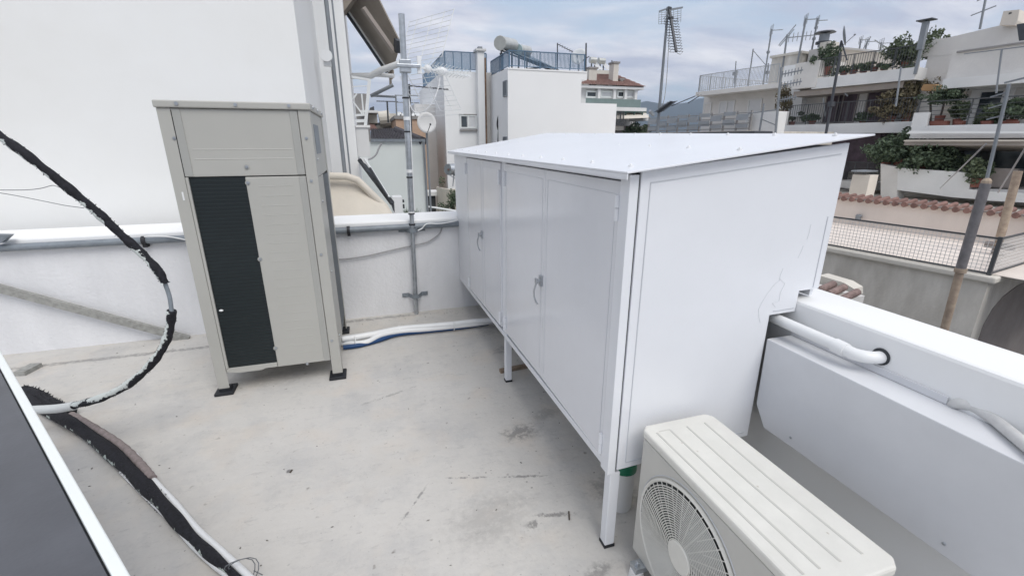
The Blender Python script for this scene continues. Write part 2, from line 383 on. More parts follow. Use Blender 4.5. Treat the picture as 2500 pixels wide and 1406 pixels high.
# white pvc pipe with elbow
t = T('white_drain_pipe', 'white plastic pipe with an elbow going into a hole in the right parapet', 'pipe', (1.42, 1.0, .86))
mb = MB(); pts = [(1.415, 1.40, .872), (1.415, 1.0, .868), (1.415, .935, .865)]
for i in range(1, 7):
    a = pi/2*i/6; pts.append((1.415+.055*(1-cos(a)), .935-.055*sin(a), .864))
pts.append((1.485, .88, .864)); mb.tube(pts, .0195, 20).build('pipe', M['plastic'], t, smooth=True)
MB().tube([(1.415, .985, .867), (1.415, .945, .865)], .0235, 20).build('collar', M['plastic'], t, smooth=True)
MB().tube([(1.4715, .88, .866), (1.4745, .88, .866)], .027, 20).build('wall_hole', M['seam'], t)
t = MB().tube(smoothpts([P(x, y, 'z', z) for x, y, z in ((2308, 996, .785), (2340, 985, .826), (2375, 994, .827), (2420, 1018, .827), (2470, 1058, .827), (2530, 1108, .827), (2640, 1205, .827))], 5), .0145, 14).build('grey_hose', M['palehose'], smooth=True)
tag(t, 'pale grey flexible hose lying on the white box at the right edge', 'hose')
# ================================================================ cabinet
CX, CXB, CY, CYB = .747, 1.565, 1.195, 4.09
cab = T('metal_cabinet', 'large white sheet metal cabinet on legs with four doors and a sloping roof', 'cabinet', (1.15, 2.6, 0))
def zb(y): return .350 - max(0, y-2.2)*.038          # underside
MB().hexa([(CX+.03, CY+.03, .385), (CXB-.3, CY+.03, .40), (CXB-.3, 4.02, .34), (CX+.03, 4.02, .34)], [(CX+.03, CY+.03, 1.38), (CXB-.3, CY+.03, 1.41), (CXB-.3, 4.02, 1.41), (CX+.03, 4.02, 1.38)]).build('inner_body', M['seam'], cab)
# side panel towards the camera, with the notch over the parapet
side = [(.7715, .365), (1.354, .388), (1.354, .90), (1.4725, .902), (1.4725, .981), (1.565, .983), (1.565, 1.497), (.7715, 1.418)]
MB().prism([(x, CY, z) for x, z in side], (0, .018, 0)).build('side_panel', M['paint'], cab, bevel=.002)
# thin seams/inner frame lines proud of the side
mb = MB()
def strip(a, b, wd=.003): mb.bar((a[0], CY-.0006, a[1]), (b[0], CY-.0006, b[1]), .003, wd)
strip((.804, .395), (.804, 1.385)); strip((.804, 1.385), (1.535, 1.462)); strip((1.535, 1.25), (1.535, .99)); strip((.804, .392), (1.33, .41)); strip((1.46, .918), (1.366, .915), .002)
mb.build('side_frame_line', M['line'], cab)
# drill scratches on the side: wandering thin dark lines
mb = MB()
for pl in ([(1912, 655), (1905, 672), (1903, 685), (1890, 695), (1875, 715), (1862, 735), (1852, 755), (1853, 775), (1856, 788)], [(1903, 680), (1916, 692), (1905, 715), (1902, 735), (1886, 740), (1893, 750)], [(1980, 548), (1975, 570), (1970, 585)], [(1961, 600), (1957, 612), (1948, 630)]):
    mb.tube([P(x, y, 'y', CY-.0012) for x, y in pl], .00042, 5)
mb.build('scratch', M['line'], cab)
MB().box(.735, CY+.002, zb(1.2), .766, CY+.055, 1.408).build('corner_post', M['paint'], cab, bevel=.002)
MB().box(.7662, CY+.008, .366, .7713, CY+.03, 1.412).build('corner_gap', M['seam'], cab)
MB().box(CX, 3.565, zb(3.8), CX+.06, 4.03, 1.40).box(CX, 4.03, .862, CX+.06, CYB, 1.40).box(CX+.06, 4.18, .862, CXB, CYB, 1.41).build('far_panel', M['paint'], cab, bevel=.002)
MB().box(CXB-.015, CY+.02, .95, CXB, CYB-.01, 1.49).build('back_panel', M['paint'], cab)
MB().box(CX+.002, 2.513, .345, CX+.05, 2.602, 1.395).build('middle_post', M['paint'], cab, bevel=.002)
mb = MB(); mb.hexa([(CX-.002, CY+.056, zb(1.2)), (CX+.04, CY+.056, zb(1.2)), (CX+.04, 4.03, zb(4.03)), (CX-.002, 4.03, zb(4.03))], [(CX-.002, CY+.056, zb(1.2)+.03), (CX+.04, CY+.056, zb(1.2)+.03), (CX+.04, 4.03, zb(4.03)+.03), (CX-.002, 4.03, zb(4.03)+.03)])
mb.build('bottom_rail', M['paint'], cab, bevel=.002)
MB().box(CX+.001, CY+.06, 1.388, CX+.04, 3.56, 1.404).build('top_rail', M['paint'], cab)
# underside sheet
MB().hexa([(CX+.04, CY+.02, .37), (1.354, CY+.02, .385), (1.45, 4.03, .30), (CX+.04, 4.03, .285)], [(CX+.04, CY+.02, .382), (1.354, CY+.02, .395), (1.45, 4.03, .315), (CX+.04, 4.03, .30)]).build('underside', M['paint'], cab)
def door(y0, y1, hinge_low, handle):
    d = MB().hexa([(CX-.006, y0, zb(y0)+.034), (CX+.012, y0, zb(y0)+.034), (CX+.012, y1, zb(y1)+.034), (CX-.006, y1, zb(y1)+.034)],
                  [(CX-.006, y0, 1.385), (CX+.012, y0, 1.385), (CX+.012, y1, 1.385), (CX-.006, y1, 1.385)]).build('door', M['door'], cab, bevel=.0014)
    mb = MB(); x = CX-.0066; e = .028
    for a, b in (((y0+e, zb(y0)+.07), (y0+e, 1.345)), ((y0+e, 1.345), (y1-e, 1.345)), ((y1-e, 1.345), (y1-e, zb(y1)+.07))): mb.bar((x, a[0], a[1]), (x, b[0], b[1]), .0010, .0012)
    mb.build('frame_line', M['line'], d)
    hy = y0+.004 if hinge_low else y1-.004
    for hz in (1.305, zb(hy)+.095):
        h = MB().tube([(CX-.014, hy, hz-.04), (CX-.014, hy, hz-.001)], .0075, 12).tube([(CX-.014, hy, hz+.001), (CX-.014, hy, hz+.04)], .0082, 12).box(CX-.012, hy, hz-.036, CX-.0065, hy+(.015 if hinge_low else -.015), hz+.036)
        h.build('hinge', M['paint'], d, smooth=True)
    if handle:
        hy = y0+.02
        hd = MB().box(CX-.016, hy-.014, .855, CX-.0065, hy+.014, .905).tube([(CX-.016, hy, .88), (CX-.03, hy, .88)], .009, 12).box(CX-.036, hy-.008, .87, CX-.028, hy+.016, .892)
        hd.tube([(CX-.030, hy, .878), (CX-.036, hy+.006, .855), (CX-.040, hy+.012, .83), (CX-.038, hy+.014, .80), (CX-.030, hy+.012, .775), (CX-.022, hy+.008, .762)], .0045, 8)
        hd.build('handle', M['galv'], d, smooth=True)
    return d
door(1.253, 1.885, True, False); door(1.888, 2.51, False, True); door(2.605, 3.05, True, False); door(3.055, 3.56, False, True)
# roof sheet with a turned down lip
c1 = P(1532, 420, 'y', 1.165); c2 = P(2138, 327, 'y', 1.165); c3 = P(1093, 369, 'x', c1.x); c4 = Vector((c2.x, c3.y, 1.578))
th = Vector((0, 0, -.006))
rf = MB(); rf.hexa([c1+th, c2+th, c4+th, c3+th], [c1, c2, c4, c3]); roof = rf.build('roof', M['paint'], cab, bevel=.0015)
lip = Vector((.0, 0, -.022))
MB().hexa([c1+lip, c1+lip+Vector((.003, 0, 0)), c3+lip+Vector((.003, 0, 0)), c3+lip], [c1+th*1.05, c1+th*1.05+Vector((.003, 0, 0)), c3+th*1.05+Vector((.003, 0, 0)), c3+th*1.05]).build('drip_edge', M['paint'], roof)
mb = MB()
def rp(u, v): return (c1*(1-u)+c2*u)*(1-v)+(c3*(1-u)+c4*u)*v
for u in (.07, .5, .93):
    for i in range(12):
        p = rp(u, .03+.94*i/11); mb.tube([p, p+Vector((0, 0, .005))], .009, 8).ball(p+Vector((0, 0, .006)), .005, seg=8, rg=5)
mb.build('screws', M['plastic'], roof, smooth=True)
# legs with black caps
for (x, y) in ((.771, 1.222), (.771, 2.56), (1.33, 1.24), (1.33, 2.56)):
    z1 = zb(y)-.001
    l = MB().box(x-.020, y-.020, .012, x+.020, y+.020, z1).build('leg', M['paint'], cab, bevel=.003)
    MB().box(x-.022, y-.022, 0, x+.022, y+.022, .012).build('foot_cap', M['rubber'], l)
# things under the cabinet
cp_ = P(1538, 1150, 'y', 1.33)
t = T('watering_container', 'small pale container with a green lid under the near cabinet corner', 'container', (cp_.x, 1.38, 0))
MB().tube([(cp_.x, 1.38, 0), (cp_.x, 1.38, .02), (cp_.x, 1.38, cp_.z-.06), (cp_.x, 1.38, cp_.z-.02)], lambda k: .045+.006*k, 20).build('body', M['offwhite'], t, smooth=True)
MB().tube([(cp_.x, 1.38, cp_.z-.02), (cp_.x, 1.38, cp_.z+.02)], .055, 20).build('lid', M['green'], t, smooth=True)
t = MB().bar((.75, 2.68, .012), (.98, 2.70, .012), .03, .024).build('wood_batten', M['trunk2']); tag(t, 'short brown wooden batten on the floor under the cabinet', 'batten')
# ================================================================ big beige outdoor unit
AX0, AX1, AY0, AY1 = -1.0, -.27, 2.931, 3.78
ac = T('air_conditioner_unit', 'tall beige outdoor air conditioning unit standing on black rubber pads', 'air conditioner', ((AX0+AX1)/2, (AY0+AY1)/2, 0))
B = M['beige']
MB().box(AX0+.03, AY0+.03, .17, AX1-.03, AY1-.03, 1.66).build('core', M['coil'], ac)
# top deck with overhanging lid
lid = MB().box(AX0-.008, AY0-.012, 1.668, AX1+.008, AY1+.012, 1.704).build('lid', B, ac, bevel=.006)
mb = MB()
for x in (-.90, -.63, -.37): mb.tube([(x, AY0-.012, 1.688), (x, AY0-.018, 1.688)], .009, 10)
for y in (3.05, 3.35, 3.65): mb.tube([(AX1+.008, y, 1.688), (AX1+.014, y, 1.688)], .009, 10)
mb.build('screws', M['galv'], lid)
MB().tube([((AX0+AX1)/2, 3.36, 1.705), ((AX0+AX1)/2, 3.36, 1.78)], .31, 32).build('fan_shroud', B, ac) if False else None
# corner posts
for (x, y, sx, sy) in ((AX0, AY0, 1, 1), (AX1, AY0, -1, 1), (AX0, AY1, 1, -1), (AX1, AY1, -1, -1)):
    p = MB().prism([(x, y, .035), (x+sx*.062, y, .035), (x+sx*.062, y+sy*.006, .035), (x+sx*.006, y+sy*.006, .035), (x+sx*.006, y+sy*.062, .035), (x, y+sy*.062, .035)], (0, 0, 1.632)).build('corner_post', B, ac, bevel=.003)
    MB().box(x-sx*.02-.0, y-sy*.03, 0, x+sx*.085, y+sy*.095, .018).box(x, y, .018, x+sx*.065, y+sy*.06, .034).build('rubber_pad', M['rubber'], ac, bevel=.003)
# upper front panel
up = MB().box(AX0+.064, AY0+.004, 1.318, AX1-.064, AY0+.02, 1.666).build('upper_panel', B, ac, bevel=.004)
def ribs(parent, x0, x1, zs, nm='pressed_rib'):
    mb = MB(); yo = AY0+(.0045 if nm == 'pressed_rib' else .0028)
    for z in zs: mb.hexa([(x0, AY0+.0045, z-.004), (x1, AY0+.0045, z-.004), (x1, AY0+.0045, z+.004), (x0, AY0+.0045, z+.004)], [(x0+.01, yo-.0016, z-.0015), (x1-.01, yo-.0016, z-.0015), (x1-.01, yo-.0016, z+.0015), (x0+.01, yo-.0016, z+.0015)])
    mb.build(nm, B, parent)
ribs(up, -.88, -.38, (1.46, 1.41))
for xq_ in (AX0+.066, AX1-.105): MB().box(xq_, AY0+.0, 1.322, xq_+.039, AY0+.004, 1.664).build('side_flange', M['beige2'], up, bevel=.0015)
# dark coil
MB().box(AX0+.07, AY0+.012, .165, -.60, AY0+.02, 1.314).build('coil', M['coil'], ac)
mb = MB()
for i in range(54):
    z = .185+i*.0209; mb.box(AX0+.078, AY0+.009, z, -.632, AY0+.012, z+.0035)
mb.build('coil_guard', M['coilbar'], ac)
# left slim strip beside coil
MB().box(AX0+.064, AY0-.001, .165, AX0+.078, AY0+.012, 1.316).build('coil_edge', B, ac, bevel=.002)
gx = P(598, 435, 'y', AY0).x
lower = MB().box(gx, AY0+.002, .135, AX1-.064, AY0+.02, 1.312).build('lower_panel', B, ac, bevel=.004)
ribs(lower, gx+.055, -.40, [1.26-.055*i for i in range(20)], 'lower_rib')
MB().box(AX1-.102, AY0-.002, .137, AX1-.066, AY0+.002, 1.31).build('side_flange', M['beige2'], lower, bevel=.0015)
MB().prism([(AX0+.064, AY0+.002, .165), (AX0+.064, AY0+.002, .142), (AX0+.12, AY0+.002, .128), (AX0+.26, AY0+.002, .128), (AX0+.28, AY0+.002, .137), (gx-.002, AY0+.002, .137), (gx-.002, AY0+.002, .165)], (0, .03, 0)).build('bottom_bar', B, ac, bevel=.002)
MB().box(AX0+.02, AY0+.02, .13, AX1-.02, AY1-.02, .165).build('base_tray', B, ac)
mb = MB()
for px, py in ((602, 408), (605, 447), (635, 633), (673, 850), (748, 338), (425, 338), (760, 442), (784, 622), (810, 832), (750, 888)):
    p = P(px, py, 'y', AY0-.003); mb.tube([p+Vector((0, .006, 0)), p], .0085, 12); mb.tube([p, p-Vector((0, .003, 0))], .0045, 8)
mb.build('screws', M['galv'], ac)
mb = MB()
for px, py in ((602, 408), (605, 447), (635, 633), (673, 850)):
    p = P(px, py, 'y', AY0+.0015); mb.tube([p+Vector((0, .004, 0)), p], .014, 16)
mb.build('screw_dimple', M['beige2'], ac)
p = P(540, 758, 'y', AY0+.006); MB().ball(p, .012, 1, .3, .6).build('white_tag', M['plastic'], ac, smooth=True)
p = P(447, 478, 'y', AY0-.001); MB().box(p.x-.004, p.y-.001, p.z-.025, p.x+.004, p.y+.001, p.z+.02).build('white_label', M['plastic'], ac)
# right-hand side: upper panel with a recessed glossy plate, lower coil guard
sd = MB().box(AX1-.02, AY0+.064, 1.30, AX1-.004, AY1-.064, 1.666).build('side_upper_panel', B, ac, bevel=.003)
MB().box(AX1-.004, AY0+.16, 1.43, AX1-.001, AY0+.45, 1.60).build('name_plate', M['galv_dark'], sd, bevel=.004)
MB().box(AX1-.02, AY0+.064, .16, AX1-.012, AY1-.064, 1.296).build('side_coil', M['coil'], ac)
MB().box(AX1-.016, AY0+.064, .16, AX1-.004, AY0+.40, 1.296).build('side_lower_panel', B, ac, bevel=.003)
mb = MB()
for i in range(28): z = .19+i*.04; mb.tube([(AX1-.006, AY0+.41, z), (AX1-.006, AY1-.066, z)], .002, 5)
for i in range(9): y = AY0+.42+i*.05; mb.tube([(AX1-.003, y, .17), (AX1-.003, y, 1.29)], .002, 5)
mb.build('side_guard', M['antgrey'], ac)
mb = MB()
for z in (.25, .7, 1.15, 1.4): mb.tube([(AX1-.004, AY0+.14, z), (AX1+.002, AY0+.14, z)], .008, 10)
mb.build('side_screws', M['galv'], ac)
# pipes between the unit and the cabinet
def floorpipe(name, label, pts, r, m, cat='pipe', grp='pipes running from the tall unit into the cabinet', ties=None):
    t = MB().tube(smoothpts([Vector(p) for p in pts], 6), r, 14).build(name, m, smooth=True); tag(t, label, cat, grp); return t
def FP(px, py, z): return P(px, py, 'z', z)
a = [FP(835, 828, .07), FP(905, 817, .065), FP(975, 803, .06), FP(1040, 797, .06), FP(1110, 791, .06), FP(1160, 785, .06), FP(1205, 782, .06), FP(1260, 778, .06)]
up_pipe = floorpipe('insulated_pipe', 'white wrapped pipe, upper one of the bundle crossing from tall unit to cabinet', a, .024, M['plastic'])
a = [FP(835, 838, .032), FP(890, 836, .032), FP(930, 818, .05), FP(975, 809, .045), FP(1040, 804, .04), FP(1110, 797, .04), FP(1160, 791, .04), FP(1205, 785, .04), FP(1260, 780, .04)]
floorpipe('insulated_pipe', 'white wrapped pipe curving under the other in the bundle beside the blue one', a, .020, M['plastic'])
a = [FP(838, 848, .022), FP(880, 842, .022), FP(925, 830, .022), FP(970, 816, .025), FP(1040, 808, .025), FP(1110, 801, .025), FP(1160, 794, .025), FP(1192, 789, .025)]
floorpipe('insulated_pipe', 'dark blue sleeved pipe on the floor between tall unit and cabinet', a, .017, M['blue'])
for px, py in ((868, 832), (975, 806), (1107, 796)):
    c = FP(px, py, .045); MB().tube([c+Vector((.0, cos(q)*.042, sin(q)*.036)) for q in [i*pi/8 for i in range(17)]], .004, 6, cap=False).build('cable_tie', M['plastic'], up_pipe)
# ================================================================ small outdoor unit in front
K = .93; SX0, SX1, SY0, SY1, SZ = .882*K, 1.19*K, .553*K-.015, 1.238*K, 1.5-K
ac2 = T('small_air_conditioner', 'low ivory outdoor air conditioner with a round fan grille and ribbed top', 'air conditioner', ((SX0+SX1)/2, (SY0+SY1)/2, 0))
def octo(x0, y0, x1, y1, c): return [(x0+c, y0), (x1-c, y0), (x1, y0+c), (x1, y1-c), (x1-c, y1), (x0+c, y1), (x0, y1-c), (x0, y0+c)]
MB().prism([(x, y, .055) for x, y in octo(SX0+.004, SY0+.004, SX1-.004, SY1-.004, .018)], (0, 0, SZ-.055-.034)).build('casing', M['ac_front'], ac2, bevel=.004)
tp = MB().prism([(x, y, SZ-.03) for x, y in octo(SX0, SY0, SX1, SY1, .022)], (0, 0, .03)).build('top_cover', M['white_ac'], ac2, bevel=.007)
mb = MB()
for i, fx in enumerate((.13, .30, .52, .76)):
    xa = SX0+(SX1-SX0)*fx
    mb.tube([(xa+.004, SY0+.05, SZ-.0022), (xa, (SY0+SY1)/2, SZ-.0022), (xa+.004*(i-1), SY1-.05, SZ-.0022)], .0048, 10)
for y in (SY1-.05,):
    mb.tube([(SX0+.045, y+.004, SZ-.0012), (SX0+(SX1-SX0)*.30, y+.004, SZ-.0012)], .0030, 8)
mb.build('pressed_rib', M['ac_front'], tp, smooth=True)
mb = MB()
for x, y in ((SX0+.08, SY1-.12), (SX0+.1, SY1-.17), (SX0+.16, SY1-.35), (SX0+.2, SY0+.12)): mb.ball((x, y, SZ), .003, 1, 1.3, .3)
mb.build('dirt_speck', M['stain'], tp)
gc = Vector((SX0+.0, 0, 0)); cc = P(1636, 1330, 'x', SX0); rim = P(1634, 1152, 'x', SX0); GR = .222
cc = Vector((SX0, SY1-.055-GR, SZ-.06-GR))
MB().tube([(SX0+.001, cc.y, cc.z), (SX0+.0035, cc.y, cc.z)], GR-.004, 64).build('fan_opening', M['coil'], ac2)
g = MB()
def ring(r, t, x=-.004):
    g.tube([(SX0+x, cc.y+cos(q)*r, cc.z+sin(q)*r) for q in [2*pi*i/64 for i in range(65)]], t, 6, cap=False)
n = 22
for i in range(n): ring(.052+(GR-.060)*i/n, .0019, -.006-.006*(1-i/n))
for i in range(24):
    q = 2*pi*i/24
    g.tube([(SX0-.010, cc.y+cos(q)*.045, cc.z+sin(q)*.045), (SX0-.004, cc.y+cos(q+.15)*(GR-.004), cc.z+sin(q+.15)*(GR-.004))], .0017, 6)
for i in range(24):
    q = 2*pi*(i+.5)/24
    g.tube([(SX0-.007, cc.y+cos(q+.05)*.13, cc.z+sin(q+.05)*.13), (SX0-.004, cc.y+cos(q+.15)*(GR-.004), cc.z+sin(q+.15)*(GR-.004))], .0015, 6)
g.build('fan_grille', M['white_ac'], ac2, smooth=True)
g = MB(); ring(GR, .006, -.001); g.build('grille_rim', M['white_ac'], ac2, smooth=True)
g = MB(); ring(GR+.012, .0016, .0035); g.build('rim_groove', M['line'], ac2)
MB().tube([(SX0-.016, cc.y, cc.z), (SX0-.004, cc.y, cc.z)], .05, 32).build('grille_hub', M['white_ac'], ac2, smooth=True, bevel=.003)
# fan blades behind
for i in range(3):
    q = 2*pi*i/3+.9; pts = []
    for (r, s, x) in ((.04, -.5, .02), (.20, -.65, .03), (.205, .35, .004), (.04, .3, .004)): pts.append((SX0+.0045+x*.2, cc.y+cos(q+s)*r, cc.z+sin(q+s)*r))
    if i == 0: MB().prism(pts, (.002, 0, 0)).build('fan_blade', M['ac_front'], ac2) if False else None
for y in (SY0+.12, SY1-.09):
    f = MB().box(SX0-.035, y-.02, .035, SX1+.035, y+.02, .056).build('foot_rail', M['galv'], ac2)
    for x in (SX0-.018, SX1+.018):
        MB().tube([(x, y, 0), (x, y, .035)], .028, 20, r2=.024).build('rubber_foot', M['offwhite'], ac2, smooth=True)
        MB().tube([(x, y, .056), (x, y, .066)], .009, 6).tube([(x, y, .066), (x, y, .075)], .004, 8).build('bolt', M['galv'], ac2)
# ================================================================ antenna mast
mx_, my_ = .325, 3.985
mast = T('antenna_mast', 'tall galvanised steel antenna mast clamped to the back parapet wall', 'antenna mast', (mx_, my_, 0))
ztop = P(980, 35, 'y', my_).z; zj = P(1004, 522, 'y', my_).z
xt = P(980, 35, 'y', my_).x
def mxp(z): return mx_ + (xt-mx_)*z/ztop
MB().tube([(mxp(0), my_, 0), (mxp(zj+.15), my_, zj+.15)], .019, 20).build('lower_tube', M['galv'], mast, smooth=True)
MB().tube([(mxp(zj), my_, zj), (mxp(ztop), my_, ztop)], .0235, 20).build('upper_tube', M['galv'], mast, smooth=True)
for py in (562, 722):
    z = P(1010, py, 'y', my_).z; x = mxp(z)
    b = MB(); b.prism([(x-.115, 4.03, z-.018), (x-.06, 4.03, z-.018), (x-.022, my_-.028, z-.018), (x+.022, my_-.028, z-.018), (x+.06, 4.03, z-.018), (x+.115, 4.03, z-.018), (x+.115, 4.026, z-.018), (x+.062, 4.024, z-.018), (x+.024, my_-.034, z-.018), (x-.024, my_-.034, z-.018), (x-.062, 4.024, z-.018), (x-.115, 4.026, z-.018)], (0, 0, .036))
    for s in (-.092, .092): b.tube([(x+s, 4.026, z), (x+s, 4.012, z)], .008, 6)
    b.build('wall_bracket', M['galv_dark'], mast)
mb = MB()
for py in (240, 322, 433, 522, 548): z = P(1000, py, 'y', my_).z; mb.tube([(mxp(z), my_, z-.006), (mxp(z), my_, z+.006)], .027, 18)
mb.build('black_tape', M['cable'], mast)
mb = MB()
for py, h in ((290, .025), (418, .025), (520, .022)): z = P(1000, py, 'y', my_).z; mb.tube([(mxp(z), my_, z-h/2), (mxp(z), my_, z+h/2)], .0262, 18)
mb.build('white_tape', M['plastic'], mast)
cb_ = [Vector((mxp(z)+.026, my_-.012, z)) for z in (P(1000, 250, 'y', my_).z, 1.7, 1.3, zj+.03)]
MB().tube(smoothpts(cb_, 5), .004, 8).build('coax_cable', M['plastic'], mast, smooth=True)
# tv antenna on the mast
za = P(985, 163, 'y', my_).z; xa = mxp(za)
ant = T('tv_antenna', 'white television antenna with grid reflectors clamped on the tall steel mast', 'antenna', (xa, my_-.03, za))
MB().box(xa-.035, my_-.05, za-.045, xa+.05, my_+.03, za+.045).box(xa-.06, my_-.06, za-.012, xa+.12, my_-.03, za+.012).build('clamp', M['galv'], ant, bevel=.004)
bd = Vector((.86, .50, -.02)).normalized()           # boom direction: right and away
o0 = Vector((xa+.05, my_-.04, za)); 
MB().bar(o0, o0+bd*.62, .014).build('boom', M['whiteant'], ant)
sdv = bd.cross(Vector((0, 0, 1))).normalized()
mb = MB()
for i in range(12):
    c = o0+bd*(.16+.038*i)+Vector((0, 0, .008)); h = .042-.0012*i
    for s in (-1, 1):
        mb.tube([c, c+sdv*s*.02+Vector((0, 0, h*.6)), c+sdv*s*.055+Vector((0, 0, h))], .0026, 5); mb.tube([c, c+sdv*s*.02-Vector((0, 0, h*.6)), c+sdv*s*.055-Vector((0, 0, h))], .0026, 5)
mb.build('director', M['whiteant'], ant)
MB().box(o0.x+.05, o0.y-.0, o0.z-.05, o0.x+.08, o0.y+.03, o0.z+.075).ball(o0+bd*.3, .045, 1.2, .8, .7).ball(o0+bd*.16, .035, 1, .8, .9).build('dipole_box', M['plastic'], ant, smooth=True)
for sg in (1, -1):
    mb = MB(); base = o0+bd*.06
    upv = (Vector((0, 0, sg))*.42 + bd*.17*(1)).normalized(); H_ = .42
    if sg < 0: upv = (Vector((0, 0, -1))*.38 + bd*.24).normalized(); H_ = .36
    for s in (-.28, -.17, .02, .17, .28): mb.tube([base+sdv*s+upv*.05, base+sdv*s+upv*H_], .0028, 5)
    for i in range(10): mb.tube([base-sdv*.28+upv*(.05+i*.04), base+sdv*.28+upv*(.05+i*.04)], .0020, 5)
    mb.build('reflector_grid', M['whiteant'], ant)
cw = [D(1074, 190, 3.75), D(1070, 215, 3.74), D(1058, 245, 3.74), D(1040, 268, 3.76), D(1022, 276, 3.8), D(1008, 270, 3.86), D(1001, 255, 3.9), D(998, 240, 3.92)]
MB().tube(smoothpts(cw, 6), .0045, 8).build('coax_loop', M['plastic'], ant, smooth=True)
# conduits along the back parapet
t = T('wall_conduit', 'grey round conduit fixed along the back parapet behind the steel mast', 'conduit', (.3, 4.0, .8), 'conduits along the back parapet')
MB().tube([(-.45, 4.0, .795), (.77, 4.0, .805)], .026, 16).build('tube', M['galv_dark'], t, smooth=True)
mb = MB(); mb.tube([(P(850, 555, 'y', 4.0).x-.012, 4.0, .798), (P(850, 555, 'y', 4.0).x+.012, 4.0, .798)], .034, 16).box(P(850, 555, 'y', 4.0).x-.012, 3.985, .75, P(850, 555, 'y', 4.0).x+.012, 4.034, .80)
mb.build('clamp', M['cable'], t)
t = T('wall_conduit', 'grey round conduit on the parapet left of the tall beige unit', 'conduit', (-2, 4.0, .8), 'conduits along the back parapet')
MB().tube([(-6, 4.0, .80), (-1.0, 4.0, .80)], .026, 16).build('tube', M['galv_dark'], t, smooth=True)
cx = P(352, 584, 'y', 4.0).x; MB().tube([(cx-.014, 4.0, .80), (cx+.014, 4.0, .80)], .034, 16).box(cx-.014, 3.985, .75, cx+.014, 4.034, .80).build('clamp', M['cable'], t)
t = MB().prism([P(0, 570, 'y', 4.0), P(36, 571, 'y', 4.0), P(16, 590, 'y', 4.0), P(0, 592, 'y', 4.0)], (0, -.05, 0)).build('metal_bracket', M['galv_dark']); tag(t, 'grey angled metal bracket on the parapet at the left edge', 'bracket')
t = MB().tube(smoothpts([P(x, y, 'y', 4.015) for x, y in ((1180, 532), (1120, 541), (1085, 548), (1072, 572), (1045, 590), (1015, 598), (960, 610), (900, 624), (845, 632), (800, 634))], 5), .006, 8).build('wall_cable', M['gcable'], smooth=True)
tag(t, 'thin grey cable sagging across the back parapet behind the mast', 'cable')
t = MB().tube(smoothpts([P(x, y, 'y', 3.965) for x, y in ((1020, 563), (1030, 558), (1038, 549), (1048, 546), (1075, 546), (1105, 541), (1118, 537), (1125, 533))], 5), .005, 8).build('coax_cable', M['plastic'], smooth=True)
tag(t, 'thin white cable running from the mast along the grey conduit', 'cable')
t = MB().tube(smoothpts([P(x, y, 'y', 3.965) for x, y in ((352, 578), (380, 577), (410, 578), (440, 583), (470, 590))], 5), .005, 8).build('coax_cable', M['plastic'], smooth=True)
tag(t, 'thin white cable from the black clamp on the left conduit', 'cable')
# leaning plank
t = MB().bar(P(-120, 672, 'y', 3.99), P(462, 831, 'y', 3.97)+Vector((0, 0, .012)), .03, .055).build('wooden_plank', M['wood']); tag(t, 'grey weathered plank leaning along the left parapet wall', 'plank')
a = P(45, 908, 'z', .03); b = P(88, 886, 'z', .03); t = MB().bar(a, b, .07, .03).build('wood_offcut', M['wood']); t.location.z = 0.0; tag(t, 'short wood offcut lying on the floor at the left', 'offcut')
for k, pl in enumerate(([(-20, 464), (60, 464), (100, 460), (128, 453), (145, 458)], [(-20, 468), (40, 478), (110, 492), (160, 502), (205, 508)])):
    t = MB().tube(smoothpts([D(x, y, 2.1) for x, y in pl], 5), .0016, 6).build('loose_wire', M['wire']); tag(t, ('upper' if k == 0 else 'lower')+' thin wire sticking out from the black hose at the left edge', 'wire', 'loose wires by the black hose')
# ================================================================ flaking insulated hoses
def fuzz(pts, r, n, name, m, parent, size=.016, side=None):
    mb = MB()
    for _ in range(n):
        i = random.randrange(len(pts)-1); p = pts[i].lerp(pts[i+1], random.random()); t = (pts[i+1]-pts[i]).normalized()
        a = t.orthogonal().normalized(); a.rotate(Matrix.Rotation(random.uniform(0, 2*pi), 3, t)); 
        if side is not None and a.dot(side) < .2: continue
        b = (a+t*random.uniform(-1, 1)).normalized(); l = size*random.uniform(.3, 1.2); q = p+a*r*.97
        mb.face([mb.v(q-t*l*.5), mb.v(q+t*l*.5), mb.v(q+b*l*.7+a*l*.15)])
    o_ = mb.build(name, m, parent); o_['kind'] = 'stuff'; return o_
lp = [(-60, 292, 1.75), (0, 333, 1.78), (60, 375, 1.8), (130, 430, 1.84), (200, 487, 1.88), (250, 530, 1.92), (300, 577, 1.96), (350, 622, 2.0), (385, 660, 2.02), (403, 692, 2.04)]
lp2 = [(403, 692, 2.04), (414, 725, 2.06), (419, 760, 2.07)]
lp3 = [(419, 758, 2.07), (415, 800, 2.1), (398, 848, 2.13), (365, 893, 2.16), (315, 937, 2.2), (250, 970, 2.25), (180, 990, 2.3)]
lp4 = [(182, 990, 2.3), (140, 997, 2.33), (90, 1000, 2.36), (20, 1003, 2.4)]
hose = T('insulated_hose', 'black foam insulated hose looping up from the floor with flaking white coating', 'hose', P(90, 1010, 'z', 0))
def hp(l, n=8): return smoothpts([D(*p) for p in l], n)
A = hp(lp); MB().tube(A, lambda k: .0175+.0018*sin(k*37)+.0012*sin(k*83), 18).build('insulation', M['flake'], hose, smooth=True)
MB().tube(hp(lp2), .009, 12).build('bare_pipe', M['galv_dark'], hose, smooth=True)
C_ = hp(lp3); MB().tube(C_, lambda k: .0185+.0016*sin(k*31)+.0012*sin(k*77), 18).build('insulation', M['flake'], hose, smooth=True)
MB().tube(hp(lp4), .022, 16).build('white_sleeve', M['flakewhite'], hose, smooth=True)
